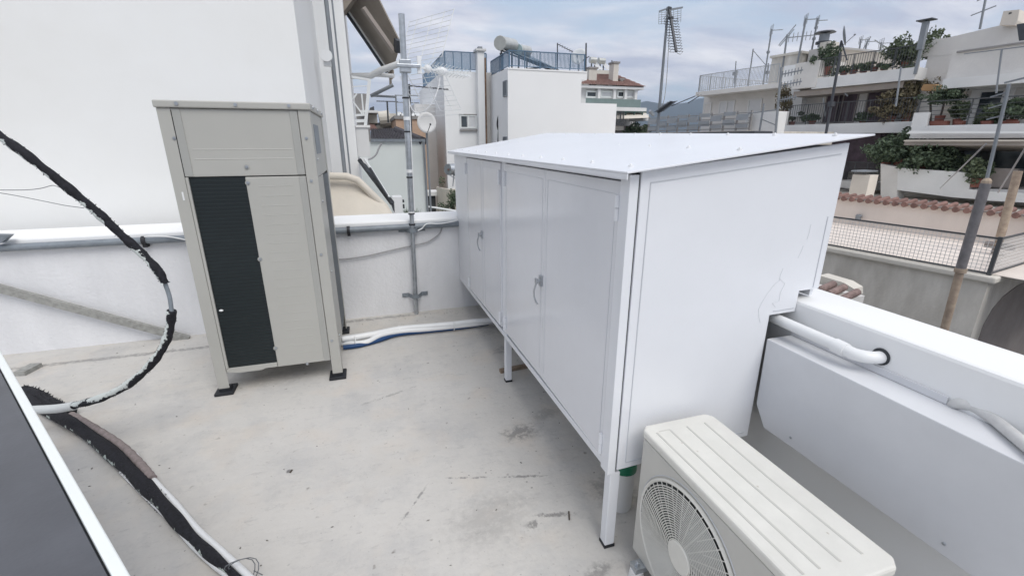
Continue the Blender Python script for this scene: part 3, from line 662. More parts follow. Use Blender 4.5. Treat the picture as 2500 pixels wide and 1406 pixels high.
fuzz(A, .0175, 350, 'torn_foam', M['rubber'], hose, .0055); fuzz(C_, .0185, 260, 'torn_foam', M['rubber'], hose, .0055)
chips = MB()
for _ in range(260):
    x, y = random.uniform(-2.2, 1.4), random.uniform(.4, 4.0)
    if random.random() < .5: x = random.gauss(.7, .45)
    if random.random() < .25: y = 4.0-abs(random.gauss(0, .12))
    if not (-5 < x < 1.45 and .2 < y < 4.0): continue
    s_ = random.uniform(.0012, .0042); a_ = random.uniform(0, pi); e_ = random.uniform(1, 2.4)
    u_ = Vector((cos(a_), sin(a_), 0))*s_*e_; v_ = Vector((-sin(a_), cos(a_), 0))*s_
    c_ = Vector((x, y, .0005)); h_ = Vector((0, 0, s_*.5))
    chips.hexa([c_-u_, c_-v_, c_+u_, c_+v_], [c_-u_*.6+h_, c_-v_*.6+h_, c_+u_*.6+h_, c_+v_*.6+h_])
o_ = chips.build('floor_grit', mat('floor_grit', (.24, .23, .21), .9, var=.4, vs=20)); o_['kind'] = 'stuff'; o_['label'] = 'small loose grit and chips scattered on the floor'; o_['category'] = 'grit'
# floor bundle
fb = T('insulated_pipe_bundle', 'thick torn black insulated pipe bundle lying on the floor at the lower left', 'pipe bundle', FP(300, 1120, 0))
def FL(l, z, n=8): return smoothpts([FP(x, y, z) for x, y in l], n)
bl = [(60, 965), (110, 1000), (175, 1032), (240, 1078), (300, 1130), (350, 1180), (400, 1233), (450, 1290), (500, 1340), (560, 1392), (620, 1450)]
Bp = FL(bl, .038); MB().tube(Bp, lambda k: .031*(1-.62*max(0, k-.45)/.55)+.003*sin(k*40), 20).build('black_foam', M['flake2'], fb, smooth=True)
fuzz(Bp[:50], .030, 600, 'torn_foam', M['rubber'], fb, .008)
wl = [(330, 1110), (372, 1168), (425, 1225), (480, 1290), (540, 1345), (600, 1400), (660, 1460)]
MB().tube(FL(wl, .042), .0125, 14).build('white_pipe', M['plastic'], fb, smooth=True)
wl2 = [(300, 1150), (360, 1210), (420, 1268), (470, 1325), (520, 1372), (570, 1412), (620, 1460)]
MB().tube(FL(wl2, .022), .014, 14).build('white_pipe', M['plastic'], fb, smooth=True)
gl = [(175, 1012), (240, 1050), (300, 1090), (345, 1135), (372, 1168)]
MB().tube(FL(gl, .052), lambda k: .018+.0015*sin(k*120), 14).build('ribbed_sleeve', mat('brown_grey_ribbed_sleeve', (.30, .25, .24), .8, var=.15, vs=40, bump=.003, bs=160), fb, smooth=True)
gl = [(60, 955), (95, 968), (130, 990), (170, 1005)]
Gp = FL(gl, .04); MB().tube(Gp, .036, 14).build('torn_sleeve', M['flake2'], fb, smooth=True); fuzz(Gp, .036, 260, 'torn_foam', M['rubber'], fb, .018)
mb = MB(); c = FP(588, 1392, .04)
for q0 in (0, .012): mb.tube([c+Vector((q0+cos(q)*.0, 0, 0))+(RT*cos(q)+Vector((0, 0, 1))*sin(q))*.05+FW*.02*sin(q*2) for q in [i*pi/8 for i in range(17)]], .0018, 5)
mb.tube([c+RT*.045, c+RT*.075-Vector((0, 0, .02))], .0018, 5)
mb.build('tie_wire', M['wire'], fb)
# fallen bits
for px, py, l, an in ((1390, 1268, .045, 1.2), (708, 1153, .02, 1.2)):
    c = FP(px, py, .004); t = MB().bar(c, c+Vector((cos(an), sin(an), 0))*l, .006, .004).build('twig', M['trunk']); tag(t, 'small dark twig on the floor '+('near the near cabinet leg' if px > 1000 else 'in front of the tall beige unit'), 'twig', 'twigs on the floor')
# ================================================================ white framed dark panel close to the camera
kz = .75
A0 = P(0, 855, 'z', 1.5-kz); B0 = P(320, 1406, 'z', 1.5-kz); d = (B0-A0).normalized(); nrm = Vector((d.y, -d.x, 0)); nrm = nrm if nrm.x < 0 else -nrm
pan = T('framed_panel', 'dark grey flat panel with a white aluminium frame in the lower left corner', 'panel', (A0.x-.3, A0.y-.6, 0))
a = A0-d*.25; b = B0+d*.35; wf = .021
U = Vector((0, 0, 1))
MB().hexa([a-U*.05, b-U*.05, b-U*.05+nrm*wf, a-U*.05+nrm*wf], [a, b, b+nrm*wf, a+nrm*wf]).build('frame_edge', M['frame'], pan, bevel=.003)
MB().hexa([a-U*.05+nrm*(wf+.004), b-U*.05+nrm*(wf+.004), b-U*.05+nrm*.8, a-U*.05+nrm*.8], [a-U*.006+nrm*(wf+.004), b-U*.006+nrm*(wf+.004), b-U*.006+nrm*.8, a-U*.006+nrm*.8]).build('surface', M['panel'], pan)
MB().hexa([a-U*.05+nrm*wf, b-U*.05+nrm*wf, b-U*.05+nrm*(wf+.004), a-U*.05+nrm*(wf+.004)], [a-U*.015+nrm*wf, b-U*.015+nrm*wf, b-U*.015+nrm*(wf+.004), a-U*.015+nrm*(wf+.004)]).build('gasket', M['rubber'], pan)
for q in (a+nrm*.1+d*.3, b+nrm*.1-d*.15, a+nrm*.7+d*.3, b+nrm*.7-d*.15):
    MB().box(q.x-.02, q.y-.02, 0, q.x+.02, q.y+.02, q.z-.051).build('leg', M['galv'], pan)
# ================================================================ big white building on the left
GZ = -13
YB = 4.62
c0 = P(722, 0, 'y', YB).x; c0b = P(748, 300, 'y', YB).x; cxl = (c0+c0b)/2
ys = P(783, 0, 'x', cxl).y
wb = T('apartment_building', 'tall plain white rendered building wall on the left, rising out of frame', 'building', (-5, 6, GZ))
MB().box(-14, YB, GZ, cxl, ys, 8).build('wall', M['plaster'], wb)
# recessed slot, then the further column
yc = 6.9
xa_ = P(803, 60, 'y', yc).x; xb_ = P(843, 60, 'y', yc).x; xb2 = P(876, 425, 'y', yc).x; xcol = (xb_+xb2)/2
MB().box(-14, ys+.002, GZ, cxl-.25, 12, 8).build('rear_wall', M['offwhite'], wb)
MB().box(cxl-.25+.002, yc, GZ, xcol, 11, 6.2).build('column_wall', M['bwhite'], wb)
mb = MB(); xp = P(800, 100, 'y', 6.3).x
mb.tube([(xp+.03, 6.3, -2), (xp+.03, 6.3, 4.5)], .024, 12); mb.tube([(xp+.09, 6.45, -2), (xp+.09, 6.45, 4.5)], .010, 8)
mb.build('downpipe', M['antgrey'], wb, smooth=True)
p = P(797, 137, 'y', 6.1); MB().tube([p, p-Vector((0, .05, 0))], .065, 20).box(p.x-.04, p.y, p.z-.1, p.x+.04, p.y+.1, p.z).build('lamp', M['plastic'], wb, smooth=True)
# balcony box and railing
yb0 = 7.3
l0 = P(868, 312, 'y', yb0); r0 = P(905, 383, 'y', yb0)
bal = MB().box(xcol+.002, yb0, r0.z, r0.x, yb0+1.6, l0.z).build('balcony', M['offwhite'], wb)
MB().box(xcol+.002, yb0-.02, l0.z+.002, r0.x+.03, yb0+1.62, l0.z+.035).build('coping', M['stucco'], bal)
mb = MB(); Y = yb0+.04
def seg(a, b, t=.02, y=Y): mb.bar(P(*a, 'y', y), P(*b, 'y', y), t)
seg((902, 195), (892, 308), .045); seg((858, 188), (903, 196), .03); seg((866, 282), (898, 280), .03); seg((868, 296), (896, 295), .04); seg((883, 230), (888, 282)); seg((862, 248), (884, 278)); seg((862, 243), (871, 229)); seg((860, 212), (900, 210), .012)
mb.build('railing', M['whiteant'], bal)
# upper retractable awning seen from below
aw = T('retractable_awning', 'brown folded awning seen from below on the upper left, above the mast', 'awning', P(880, 100, 'y', 7))
q = [D(780, -90, 6.4), D(880, -90, 6.1), D(978, 108, 6.7), D(957, 182, 7.6), D(935, 160, 7.6), D(846, 22, 6.9)]
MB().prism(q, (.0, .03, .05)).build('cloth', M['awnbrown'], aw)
MB().bar(D(886, 20, 6.30), D(962, 128, 6.72), .08, .05).build('front_rail', M['awngrey'], aw)
MB().bar(D(975, 98, 6.6), D(973, 128, 6.7), .12).build('end_cap', M['antenna'], aw)
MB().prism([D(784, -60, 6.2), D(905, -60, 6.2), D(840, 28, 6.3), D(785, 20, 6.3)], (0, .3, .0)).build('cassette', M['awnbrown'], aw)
mb = MB(); mb.tube([D(845, 28, 6.8), D(893, 98, 7.1), D(945, 176, 7.5)], .035, 8); mb.build('arm', M['antenna'], aw)
MB().tube([D(852, 30, 6.78), D(950, 176, 7.45)], .014, 8).build('spring_rod', M['whiteant'], aw)
mb = MB(); mb.prism([D(944, 170, 7.5), D(962, 172, 7.5), D(962, 190, 7.5), D(956, 196, 7.5), D(957, 203, 7.5), D(951, 208, 7.5), D(950, 188, 7.5)], (0, .03, 0)); mb.build('torn_valance', M['awnbrown'], aw)
# white roller tube of the balcony awning
rt = T('awning_roller', 'white roller tube reaching from the white column towards the mast', 'awning roller', D(900, 184, 6.6))
MB().tube([D(853, 186, 7.2), D(905, 186, 7.0), D(930, 172, 6.8), D(976, 156, 6.6)], .045, 12).build('tube', M['plastic'], rt, smooth=True)
MB().tube([D(905, 182, 6.95), D(962, 186, 6.9)], .03, 10).build('end_rod', M['plastic'], rt, smooth=True)
mb = MB(); mb.tube([D(905, 235, 8), D(960, 208, 8)], .03, 8); mb.tube([D(905, 234, 8), D(966, 237, 8)], .02, 8)
t = mb.build('awning_bracket', M['antgrey']); tag(t, 'grey folded awning arm standing free against the sky beside the balcony', 'awning arm')
# lower awning arm and cream cloth
t = T('folding_awning', 'cream awning cloth with a grey folding arm below the balcony', 'awning', P(900, 470, 'y', 7))
def yy(px, py, y): return P(px, py, 'y', y)
MB().prism([yy(800, 428, 6.3), yy(846, 428, 6.3), yy(876, 437, 6.3), yy(905, 466, 6.2), yy(940, 500, 6.1), yy(975, 560, 5.9), yy(800, 560, 5.9)], (0, .25, 0)).build('cloth', M['awning'], t)
mb = MB(); mb.tube([yy(x, y, 6.15) for x, y in ((805, 430), (846, 431), (873, 440), (903, 470), (938, 503), (960, 540))], .045, 10); mb.build('hem', M['awning'], t, smooth=True)
mb = MB()
mb.bar(yy(878, 390, 6.8), yy(915, 440, 6.6), .055, .04); mb.bar(yy(912, 436, 6.6), yy(958, 498, 6.4), .05, .04); mb.bar(yy(903, 410, 6.6), yy(945, 478, 6.4), .022, .022)
mb.build('arm', M['antenna'], t)
mb = MB(); mb.bar(yy(890, 388, 6.7), yy(950, 482, 6.45), .026, .02); mb.build('arm_rod', M['whiteant'], t)
MB().prism([yy(880, 385, 6.75), yy(899, 385, 6.75), yy(899, 400, 6.75), yy(892, 404, 6.75)], (0, .05, 0)).build('shoulder', M['plastic'], t)
MB().prism([yy(952, 480, 6.4), yy(962, 492, 6.4), yy(964, 520, 6.4), yy(959, 512, 6.4), yy(955, 500, 6.4)], (0, .03, 0)).build('torn_valance', M['antenna'], t)
t = MB().tube(smoothpts([yy(x, y, 7.2) for x, y in ((932, 350), (925, 362), (918, 378), (905, 388), (892, 390))], 5), .012, 6).build('wall_cable', M['gcable']); tag(t, 'grey cable hanging from the balcony edge to the dark roof', 'cable')
# ================================================================ pale low house with dark tiled roof
hs = T('low_house', 'pale mint rendered house with a dark tiled roof behind the mast', 'house', P(970, 450, 'y', 12))
yh = 11.0
l = P(880, 348, 'y', yh); r = P(1036, 345, 'y', yh); zt = (l.z+r.z)/2; rx = P(1045, 515, 'y', yh).x
MB().box(l.x-1, yh, GZ, rx, yh+5, zt).build('wall', M['mint'], hs)
def tiles(name, m, parent, p00, p10, p01, p11, nx, ny, r=None, wave=.5):
    mb = MB(); p00, p10, p01, p11 = map(Vector, (p00, p10, p01, p11)); n = (p10-p00).cross(p01-p00).normalized(); n = n if n.z > 0 else -n
    w_ = (p10-p00).length/nx; g = []
    NS = 4
    for j in range(ny*2+1):
        v_ = (j//2 + (1 if j % 2 else 0))/ny; row = []
        for i in range(nx*NS+1):
            u = i/(nx*NS); ph = (i % NS)/NS
            q = (p00*(1-u)+p10*u)*(1-v_)+(p01*(1-u)+p11*u)*v_
            row.append(mb.v(q+n*(w_*wave*(.5-.5*cos(2*pi*ph))+(.0 if j % 2 else .05*w_*3))))
        g.append(row)
    for a, b in zip(g, g[1:]):
        for i in range(len(a)-1): mb.face([a[i], a[i+1], b[i+1], b[i]])
    return mb.build(name, m, parent)
a = P(905, 348, 'y', yh-.05); b = P(1030, 347, 'y', yh-.05); cq = P(935, 318, 'y', yh+3); dq = P(985, 322, 'y', yh+3)
tiles('roof', M['tiledark'], hs, a, b, P(905, 318, 'y', yh+3.2), P(975, 316, 'y', yh+3.2), 14, 7)
MB().tube([P(968, 318, 'y', yh+2.5), P(1032, 345, 'y', yh)], .10, 8).build('ridge', M['tiledark'], hs)
tiles('side_roof', M['tile'], hs, P(903, 322, 'y', yh+3.5), P(925, 320, 'y', yh+3.5), P(903, 306, 'y', yh+5), P(915, 306, 'y', yh+5), 4, 4)
MB().box(P(905, 345, 'y', yh).x, yh-.06, zt, rx+.02, yh-.0, zt+.06).build('gutter', M['galv_dark'], hs)
mb = MB(); xq = P(1037, 400, 'y', yh).x; mb.tube([(xq, yh-.05, zt-2.2), (xq, yh-.05, zt)], .025, 8); mb.build('downpipe', M['antgrey'], hs)
# distant block row
pk = T('distant_block', 'peach rendered rooftop block behind the mast', 'building', P(1000, 330, 'y', 19))
a = P(966, 291, 'y', 19); b = P(1037, 290, 'y', 19)
MB().box(a.x, 19, GZ, b.x, 22, a.z).build('wall', M['peach'], pk); MB().box(a.x-.05, 18.95, a.z+.002, b.x+.05, 22.05, a.z+.12).build('coping', M['greywall'], pk)
pk = T('distant_block', 'grey and cream rooftop block with a faded tank, left of the peach block', 'building', P(930, 310, 'y', 24))
a = P(912, 278, 'y', 24); b = P(968, 277, 'y', 24)
MB().box(a.x, 24, GZ, b.x, 28, P(930, 303, 'y', 24).z).build('wall', M['greywall'], pk)
MB().box(a.x+.4, 23.6, P(930, 302, 'y', 24).z+.01, b.x, 27.5, a.z).build('roof_room', M['cream'], pk)
z0 = P(930, 300, 'y', 23).z; mb = MB(); mb.tube([P(926, 292, 'y', 23), P(952, 289, 'y', 23)], .34, 14).build('tank', M['cream'], pk)
MB().bar(P(915, 305, 'y', 23.2), P(968, 296, 'y', 23.2), .12).build('roof_edge', M['antgrey'], pk)
pk = T('distant_block', 'dark grey building seen through the white balcony railing', 'building', P(880, 300, 'y', 21))
a = P(845, 228, 'y', 21); b = P(895, 230, 'y', 21)
MB().box(a.x-4, 21, GZ, b.x, 26, a.z).build('wall', M['greywall'], pk)
MB().box(b.x+.002, 21.3, P(900, 300, 'y', 21).z, b.x+.35, 25, P(900, 278, 'y', 21).z).build('annex', M['cream'], pk)
MB().box(b.x-.3, 20.6, P(900, 277, 'y', 21).z, P(922, 272, 'y', 21).x, 24, P(900, 271, 'y', 21).z).build('canopy', M['offwhite'], pk)
MB().prism([P(902, 269, 'y', 20.8), P(914, 270, 'y', 20.8), P(913, 260, 'y', 20.8), P(903, 264, 'y', 20.8)], (0, .6, 0)).build('solar_collector', M['antenna'], pk)
# ================================================================ middle white building with roof railing
yl = 19.0; yf = 16.5
mbd = T('apartment_building', 'bright white building with a blue roof railing and solar tanks, centre background', 'building', P(1250, 300, 'y', yl))
xl = P(1087, 300, 'y', yl).x; ztl = P(1110, 174, 'y', yl).z
xs = P(1240, 300, 'y', yf).x; ztf = P(1245, 170, 'y', yf).z; xr = P(1419, 220, 'y', yf).x; xr2 = P(1503, 300, 'y', yf).x; zs = P(1430, 252, 'y', yf).z
MB().box(xl, yl, GZ, xs+.5, 27, ztl).build('wall', M['bwhite'], mbd)
yfar = P(1060, 200, 'x', xl).y
MB().box(xs, yf, GZ, xr, yl-.002, ztf).build('front_block', M['bwhite'], mbd)
MB().box(xr+.002, yf+.002, GZ, xr2, 24, zs).build('low_block', M['bwhite'], mbd)
MB().box(xs, yf-.02, ztf+.001, P(1433, 182, 'y', yf).x, 26, ztf+.05).build('roof_slab', M['bwhite'], mbd)
MB().box(xr+.002, yf, P(1420, 196, 'y', yf).z, P(1433, 190, 'y', yf).x, yf+3, ztf).build('cornice', M['bwhite'], mbd)
MB().box(xl-.9, 21.5, GZ, xl-.002, 26, P(1045, 255, 'y', 21.5).z).build('side_annex', M['offwhite'], mbd)
x0 = P(1185, 300, 'y', yl-.02).x; x1 = P(1222, 300, 'y', yl-.02).x
MB().box(x0, yl-.03, -3, x1, yl-.002, ztl-.02).build('recess_wall', M['cream2'], mbd)
# chimney shaft
xc0 = P(1167, 200, 'y', yl-.35).x; xc1 = P(1183, 200, 'y', yl-.35).x; zc = P(1172, 125, 'y', yl-.35).z
ch = MB().box(xc0, yl-.35, GZ, xc1, yl-.003, zc).build('chimney', M['bwhite'], mbd)
MB().box(xc0-.07, yl-.42, zc+.001, xc1+.07, yl+.05, zc+.07).build('cap', M['offwhite'], ch); MB().box(xc0+.05, yl-.3, zc+.072, xc1-.05, yl-.1, zc+.16).build('flue', M['antgrey'], ch)
mb = MB(); xx = P(1184, 300, 'y', yl-.1).x; mb.tube([(xx+.05, yl-.1, -3), (xx+.05, yl-.1, ztl+.5)], .035, 8); mb.build('rusty_downpipe', M['rustline'], mbd)
def window(parent, px0, py0, px1, py1, y, m=None, frame='frame', mull=1, ax='y', rot=0, dep=.04, fw=.045):
    a = P(px0, py0, ax, y, rot); b = P(px1, py1, ax, y, rot)
    x0, x1 = sorted((a.x, b.x)); z0, z1 = sorted((a.z, b.z)); y0, y1 = sorted((a.y, b.y))
    f = MB(rot)
    if ax == 'y':
        for q in ((x0, z0, x1, z0+fw), (x0, z1-fw, x1, z1), (x0, z0+fw, x0+fw, z1-fw), (x1-fw, z0+fw, x1, z1-fw)): f.box(q[0], y-dep, q[1], q[2], y-.002, q[3])
        for i in range(mull):
            c = x0+(x1-x0)*(i+1)/(mull+1); f.box(c-fw*.5, y-dep, z0+fw, c+fw*.5, y-.002, z1-fw)
        w_ = f.build('window', M[frame], parent)
        MB(rot).box(x0+fw, y-dep*.5, z0+fw, x1-fw, y-.003, z1-fw).build('pane', m or M['glass'], w_)
    else:
        for q in ((y0, z0, y1, z0+fw), (y0, z1-fw, y1, z1), (y0, z0+fw, y0+fw, z1-fw), (y1-fw, z0+fw, y1, z1-fw)): f.box(y-dep, q[0], q[1], y-.002, q[2], q[3])
        for i in range(mull):
            c = y0+(y1-y0)*(i+1)/(mull+1); f.box(y-dep, c-fw*.5, z0+fw, y-.002, c+fw*.5, z1-fw)
        w_ = f.build('window', M[frame], parent)
        MB(rot).box(y-dep*.5, y0+fw, z0+fw, y-.003, y1-fw, z1-fw).build('pane', m or M['glass'], w_)
    return w_
wn = window(mbd, 1122, 281, 1164, 314, yl, M['shutter'], 'frame', 1)
a = P(1121, 281, 'y', yl); b = P(1167, 317, 'y', yl); MB().box(a.x, yl-.09, b.z-.05, b.x, yl-.003, b.z).build('sill', M['greywall'], wn)
MB().box(a.x, yl-.05, a.z, b.x-.03, yl-.003, a.z+.035).build('lintel', M['greywall'], wn)
MB().box(P(1126,284,'y',yl).x, yl-.045, b.z+.1, P(1139,284,'y',yl).x, yl-.03, a.z-.06).build('sash', M['glass'], wn)
# small barred window on the narrow side face
ya = P(1239.5, 200, 'x', xs).y; yb_ = P(1230, 200, 'x', xs).y
window(mbd, 1239, 196, 1230.5, 238, xs, M['glass'], 'galv_dark', 3, 'x', 0, .05, .04)
window(mbd, 1239, 334, 1230.5, 352, xs, M['greywall'], 'galv_dark', 3, 'x', 0, .05, .03)
mb = MB()
for k, pts in enumerate((((1222, 130), (1224, 175), (1222, 350)), ((1226, 130), (1228, 175), (1226, 250), (1216, 290), (1215, 310), (1222, 326), (1229, 327)), ((1219, 180), (1221, 240), (1216, 352)))):
    mb.tube(smoothpts([P(x, y, 'y', yl-1.2) for x, y in pts], 5), .035, 6)
mb.build('cable_bundle', M['cable'], mbd, smooth=True)
def rail(name, m, parent, a, b, h, n, rot=0, t=.03, posts=4, low=.08, infill=.018):
    mb = MB(rot); a = Vector(a); b = Vector(b); up = Vector((0, 0, 1))
    mb.bar(a+up*h, b+up*h, t*1.3, t); mb.bar(a+up*low, b+up*low, t*.8, t*.8)
    for i in range(posts+1): p = a.lerp(b, i/posts); mb.bar(p, p+up*(h-t/2), t, t)
    for i in range(n): p = a.lerp(b, (i+.5)/n); mb.bar(p+up*low, p+up*(h-t/2), infill, infill)
    return mb.build(name, m, parent)
hr = .68
ra = P(1083, 172, 'y', yl); rb = P(1232, 178, 'y', yl)
rail('roof_railing', M['railblue'], mbd, (xl+.1, yl+.06, ztl), (xs-.1, yl+.06, ztl), hr, 46, posts=5)
rail('roof_railing', M['railblue'], mbd, (xs+.08, yf+.1, ztf+.05), (P(1432, 182, 'y', yf).x-.05, yf+.1, ztf+.05), .56, 56, posts=5)
rail('roof_railing', M['railblue'], mbd, (xs+.08, yf+.13, ztf+.05), (xs+.08, yl+.06, ztf+.05), .56, 24, posts=2)
rail('roof_railing', M['railblue'], mbd, (xl+.1, yl+.1, ztl), (xl+.1, 26, ztl), hr, 40, posts=5)
rail('roof_railing', M['railblue'], mbd, (xl+.1, 26, ztl), (P(1432, 182, 'y', yf).x+1, 26, ztl), hr-.1, 90, posts=8)
# solar tanks on the roof
def boiler(a, b, r, zroof, label, m2='tankblue', cdir=(1.3, 1.2)):
    a = Vector(a); b = Vector(b); c = (a+b)/2
    t = T('solar_water_heater', label, 'solar water heater', (c.x, c.y, zroof), 'solar water heaters on the white building')
    tk = MB().tube([a, a.lerp(b, .02), b.lerp(a, .02), b], r, 22).build('tank', M['tank'], t, smooth=True)
    ax_ = (b-a).normalized()
    MB().tube([a-ax_*.03, a], r*1.0, 22, r2=r*1.04).build('tank_end', M[m2], t, smooth=True)
    sd = Vector((ax_.y, -ax_.x, 0)); sd = sd if sd.x*cdir[0] > 0 else -sd
    e0, e1 = a.lerp(b, .08), a.lerp(b, .92); low = Vector((0, 0, zroof+.12))
    p = [e0+sd*r*.6-Vector((0, 0, r)), e1+sd*r*.6-Vector((0, 0, r)), Vector((e1.x, e1.y, 0))+sd*1.7+low, Vector((e0.x, e0.y, 0))+sd*1.7+low]
    MB().prism(p, (-.03, 0, .05)).build('collector', M['glass'], t)
    mb = MB()
    for e in (e0, e1):
        mb.bar((e.x, e.y, zroof), e-Vector((0, 0, r*.9)), .05); mb.bar((e.x, e.y, zroof+.02), Vector((e.x, e.y, zroof+.1))+sd*1.7, .05); mb.bar(e-Vector((0, 0, r)), Vector((e.x, e.y, zroof+.04))+sd*1.75, .05)
    mb.build('stand', M['antenna'], t); return t
boiler(P(1221, 106, 'y', 17.6), P(1252, 112, 'y', 18.6), .235, ztf+.05, 'grey and white solar tank, larger and left one on the white roof', 'tank')
boiler(P(1264, 122, 'y', 18.6), P(1288, 126, 'y', 19.4), .20, ztf+.05, 'solar tank with a pale blue band, smaller and right one on the white roof')
t = T('satellite_dish', 'white satellite dish on the white roof behind the blue railing', 'satellite dish', P(1413, 170, 'y', 17.4))
def dish(parent, c, r, nrm_, m, armm, depth=.25):
    n = Vector(nrm_).normalized(); x = n.orthogonal().normalized(); y = n.cross(x); mb = MB(); rg = []
    for i in range(5):
        f = i/4; rg.append([mb.v(c+(x*cos(2*pi*k/24)+y*sin(2*pi*k/24))*r*f + n*(f*f-1)*r*depth) for k in range(24)] if i else [mb.v(c-n*r*depth)])
    for k in range(24): mb.face([rg[0][0], rg[1][k], rg[1][(k+1) % 24]])
    for i in range(1, 4):
        for k in range(24): mb.face([rg[i][k], rg[i+1][k], rg[i+1][(k+1) % 24], rg[i][(k+1) % 24]])
    o_ = mb.build('reflector', m, parent, smooth=True); sm = o_.modifiers.new('solid', 'SOLIDIFY'); sm.thickness = .012
    MB().tube([c-Vector((0, 0, r*.95)), c+n*r*.9-Vector((0, 0, r*.25))], r*.035, 6).ball(c+n*r*.92-Vector((0, 0, r*.22)), r*.10, seg=8, rg=5).build('feed_arm', armm, parent)
    return o_
c = P(1413, 138, 'y', 17.4); dish(t, c, .30, (-.6, -.7, .3), M['whiteant'], M['antgrey']); MB().tube([(c.x+.06, c.y+.1, ztf+.05), (c.x+.06, c.y+.1, c.z)], .03, 8).build('pole', M['antgrey'], t)
def mast_(label, base, top, r, els=(), cat='antenna', m='antenna', name='roof_antenna', grp=None):
    base = Vector(base); top = Vector(top); t = T(name, label, cat, base, grp); MB().tube([base, top], r, 8).build('mast', M[m], t, smooth=True)
    for kind, f, ln, dr in els:
        p = base.lerp(top, f); dv = Vector(dr).normalized(); sv = dv.cross(Vector((0, 0, 1))).normalized(); mb = MB()
        if kind == 'yagi':
            mb.bar(p, p+dv*ln, r*.9)
            n = 7
            for i in range(n): q = p+dv*ln*(i+.5)/n; h = ln*.16; mb.bar(q-sv*h, q+sv*h, r*.45)
        elif kind == 'vyagi':
            mb.bar(p, p+dv*ln, r*.9)
            for i in range(7): q = p+dv*ln*(i+.5)/7; mb.bar(q-Vector((0, 0, ln*.15)), q+Vector((0, 0, ln*.15)), r*.45)
        elif kind == 'grid':
            for i in range(6):
                z = Vector((0, 0, (i-2.5)*ln*.13)); mb.bar(p+z-sv*ln*.4, p+z+sv*ln*.4, r*.3)
            for s in (-.4, 0, .4): mb.bar(p+sv*ln*s-Vector((0, 0, ln*.35)), p+sv*ln*s+Vector((0, 0, ln*.35)), r*.35)
            mb.bar(p, p+dv*ln*.8, r*.7)
            for i in range(5): q = p+dv*ln*(.2+.14*i); mb.bar(q-sv*ln*.12, q+sv*ln*.12, r*.35)
        elif kind == 'bar': mb.bar(p-dv*ln/2, p+dv*ln/2, r)
        elif kind == 'box': mb.box(p.x-ln/2, p.y-ln/2, p.z-ln/2, p.x+ln/2, p.y+ln/2, p.z+ln/2)
        mb.build('aerial', M[m], t)
    return t
mast_('thin antenna pole with a short aerial rising behind the blue roof railing', P(1361, 178, 'y', 19.5), P(1361, 106, 'y', 19.5), .025, (('yagi', .97, .9, (1, .2, -.3)),))
mast_('dark bare pole at the right corner of the blue roof railing', P(1430, 180, 'y', 17), P(1431, 106, 'y', 17), .03, (('bar', .5, .3, (1, 0, .6)),), 'pole', name='roof_pole')
# satellite dish standing behind the parapet
t = T('satellite_dish', 'white satellite dish on a thin pole just right of the steel mast', 'satellite dish', P(1040, 515, 'y', 10.3))
c = P(1042, 300, 'y', 10.3); dish(t, c, .215, (.25, -1, .05), M['offwhite'], M['antenna'], .18)
MB().tube([(c.x+.0, c.y+.12, zt-3.5), (c.x+.0, c.y+.12, c.z)], .022, 8).build('pole', M['antgrey'], t)
# small rooftop antennas in the gap
mast_('thin dark antenna pole close behind the steel mast', P(1005, 330, 'y', 15), P(999, 206, 'y', 15), .03, (('yagi', .97, 1.2, (1, .1, -.05)),))
mast_('thin antenna pole above the faded cream tank', P(948, 300, 'y', 22), P(945, 247, 'y', 22), .035, (('bar', .98, .9, (1, 0, 0)),))
mast_('pale thin antenna with two crossbars left of the mast', P(969, 292, 'y', 19.5), P(966, 232, 'y', 19.5), .03, (('yagi', .98, .9, (1, 0, 0)), ('yagi', .70, .9, (1, .1, 0))), m='antgrey')
t = T('satellite_dish', 'small pale satellite dish on the peach block, left of the mast', 'satellite dish', P(978, 290, 'y', 19.6), 'small dishes on the peach block')
c = P(978, 280, 'y', 19.6); dish(t, c, .15, (.3, -.6, .7), M['whiteant'], M['antenna']); MB().tube([(c.x, c.y, P(978, 291, 'y', 19.6).z), c], .03, 6).build('pole', M['antenna'], t)
t = T('satellite_dish', 'small pale satellite dish on the peach block, right of the mast', 'satellite dish', P(1016, 290, 'y', 19.6), 'small dishes on the peach block')
c = P(1014, 281, 'y', 19.6); dish(t, c, .17, (-.3, -.6, .7), M['whiteant'], M['antenna']); MB().tube([(c.x, c.y, P(978, 291, 'y', 19.6).z), c], .03, 6).build('pole', M['antenna'], t)
# solar heater low beside the cabinet, on a curved cream wall
cw_ = T('curved_wall', 'cream curved wall with a dark shrub, just left of the cabinet', 'wall', P(1090, 480, 'y', 13.5))
mb = MB(); arc = [P(x, y, 'y', yv) for x, y, yv in ((1068, 455, 14.2), (1080, 457, 13.7), (1095, 462, 13.4), (1125, 466, 13.2), (1250, 470, 13.2))]
mb.prism([(p.x, p.y, GZ) for p in arc]+[(p.x, p.y+.2, GZ) for p in arc[::-1]], (0, 0, arc[2].z-GZ)).build('wall', M['cream3'], cw_)
t = T('solar_water_heater', 'grey solar tank with a round front, low beside the cabinet edge', 'solar water heater', P(1100, 450, 'y', 14.5))
a = P(1096, 414, 'y', 14.3); b = a+Vector((1.1, .3, 0)); MB().tube([a, b], .17, 20).build('tank', M['galv'], t, smooth=True); MB().tube([a-Vector((.02, .02, 0)), a], .168, 20).build('tank_end', M['antgrey'], t); MB().tube([a-Vector((.03, .05, 0)), a-Vector((.02, .02, 0))], .03, 10).build('red_mark', M['tile'], t)
zz_ = arc[2].z; MB().bar((a.x+.1, a.y, zz_), (a.x+.15, a.y, a.z-.15), .03).bar((a.x-.02, a.y-.05, a.z-.15), (a.x+.55, a.y-.1, zz_), .03).bar((a.x+.9, a.y, zz_), (a.x+.9, a.y, a.z-.15), .03).build('stand', M['galv'], t)
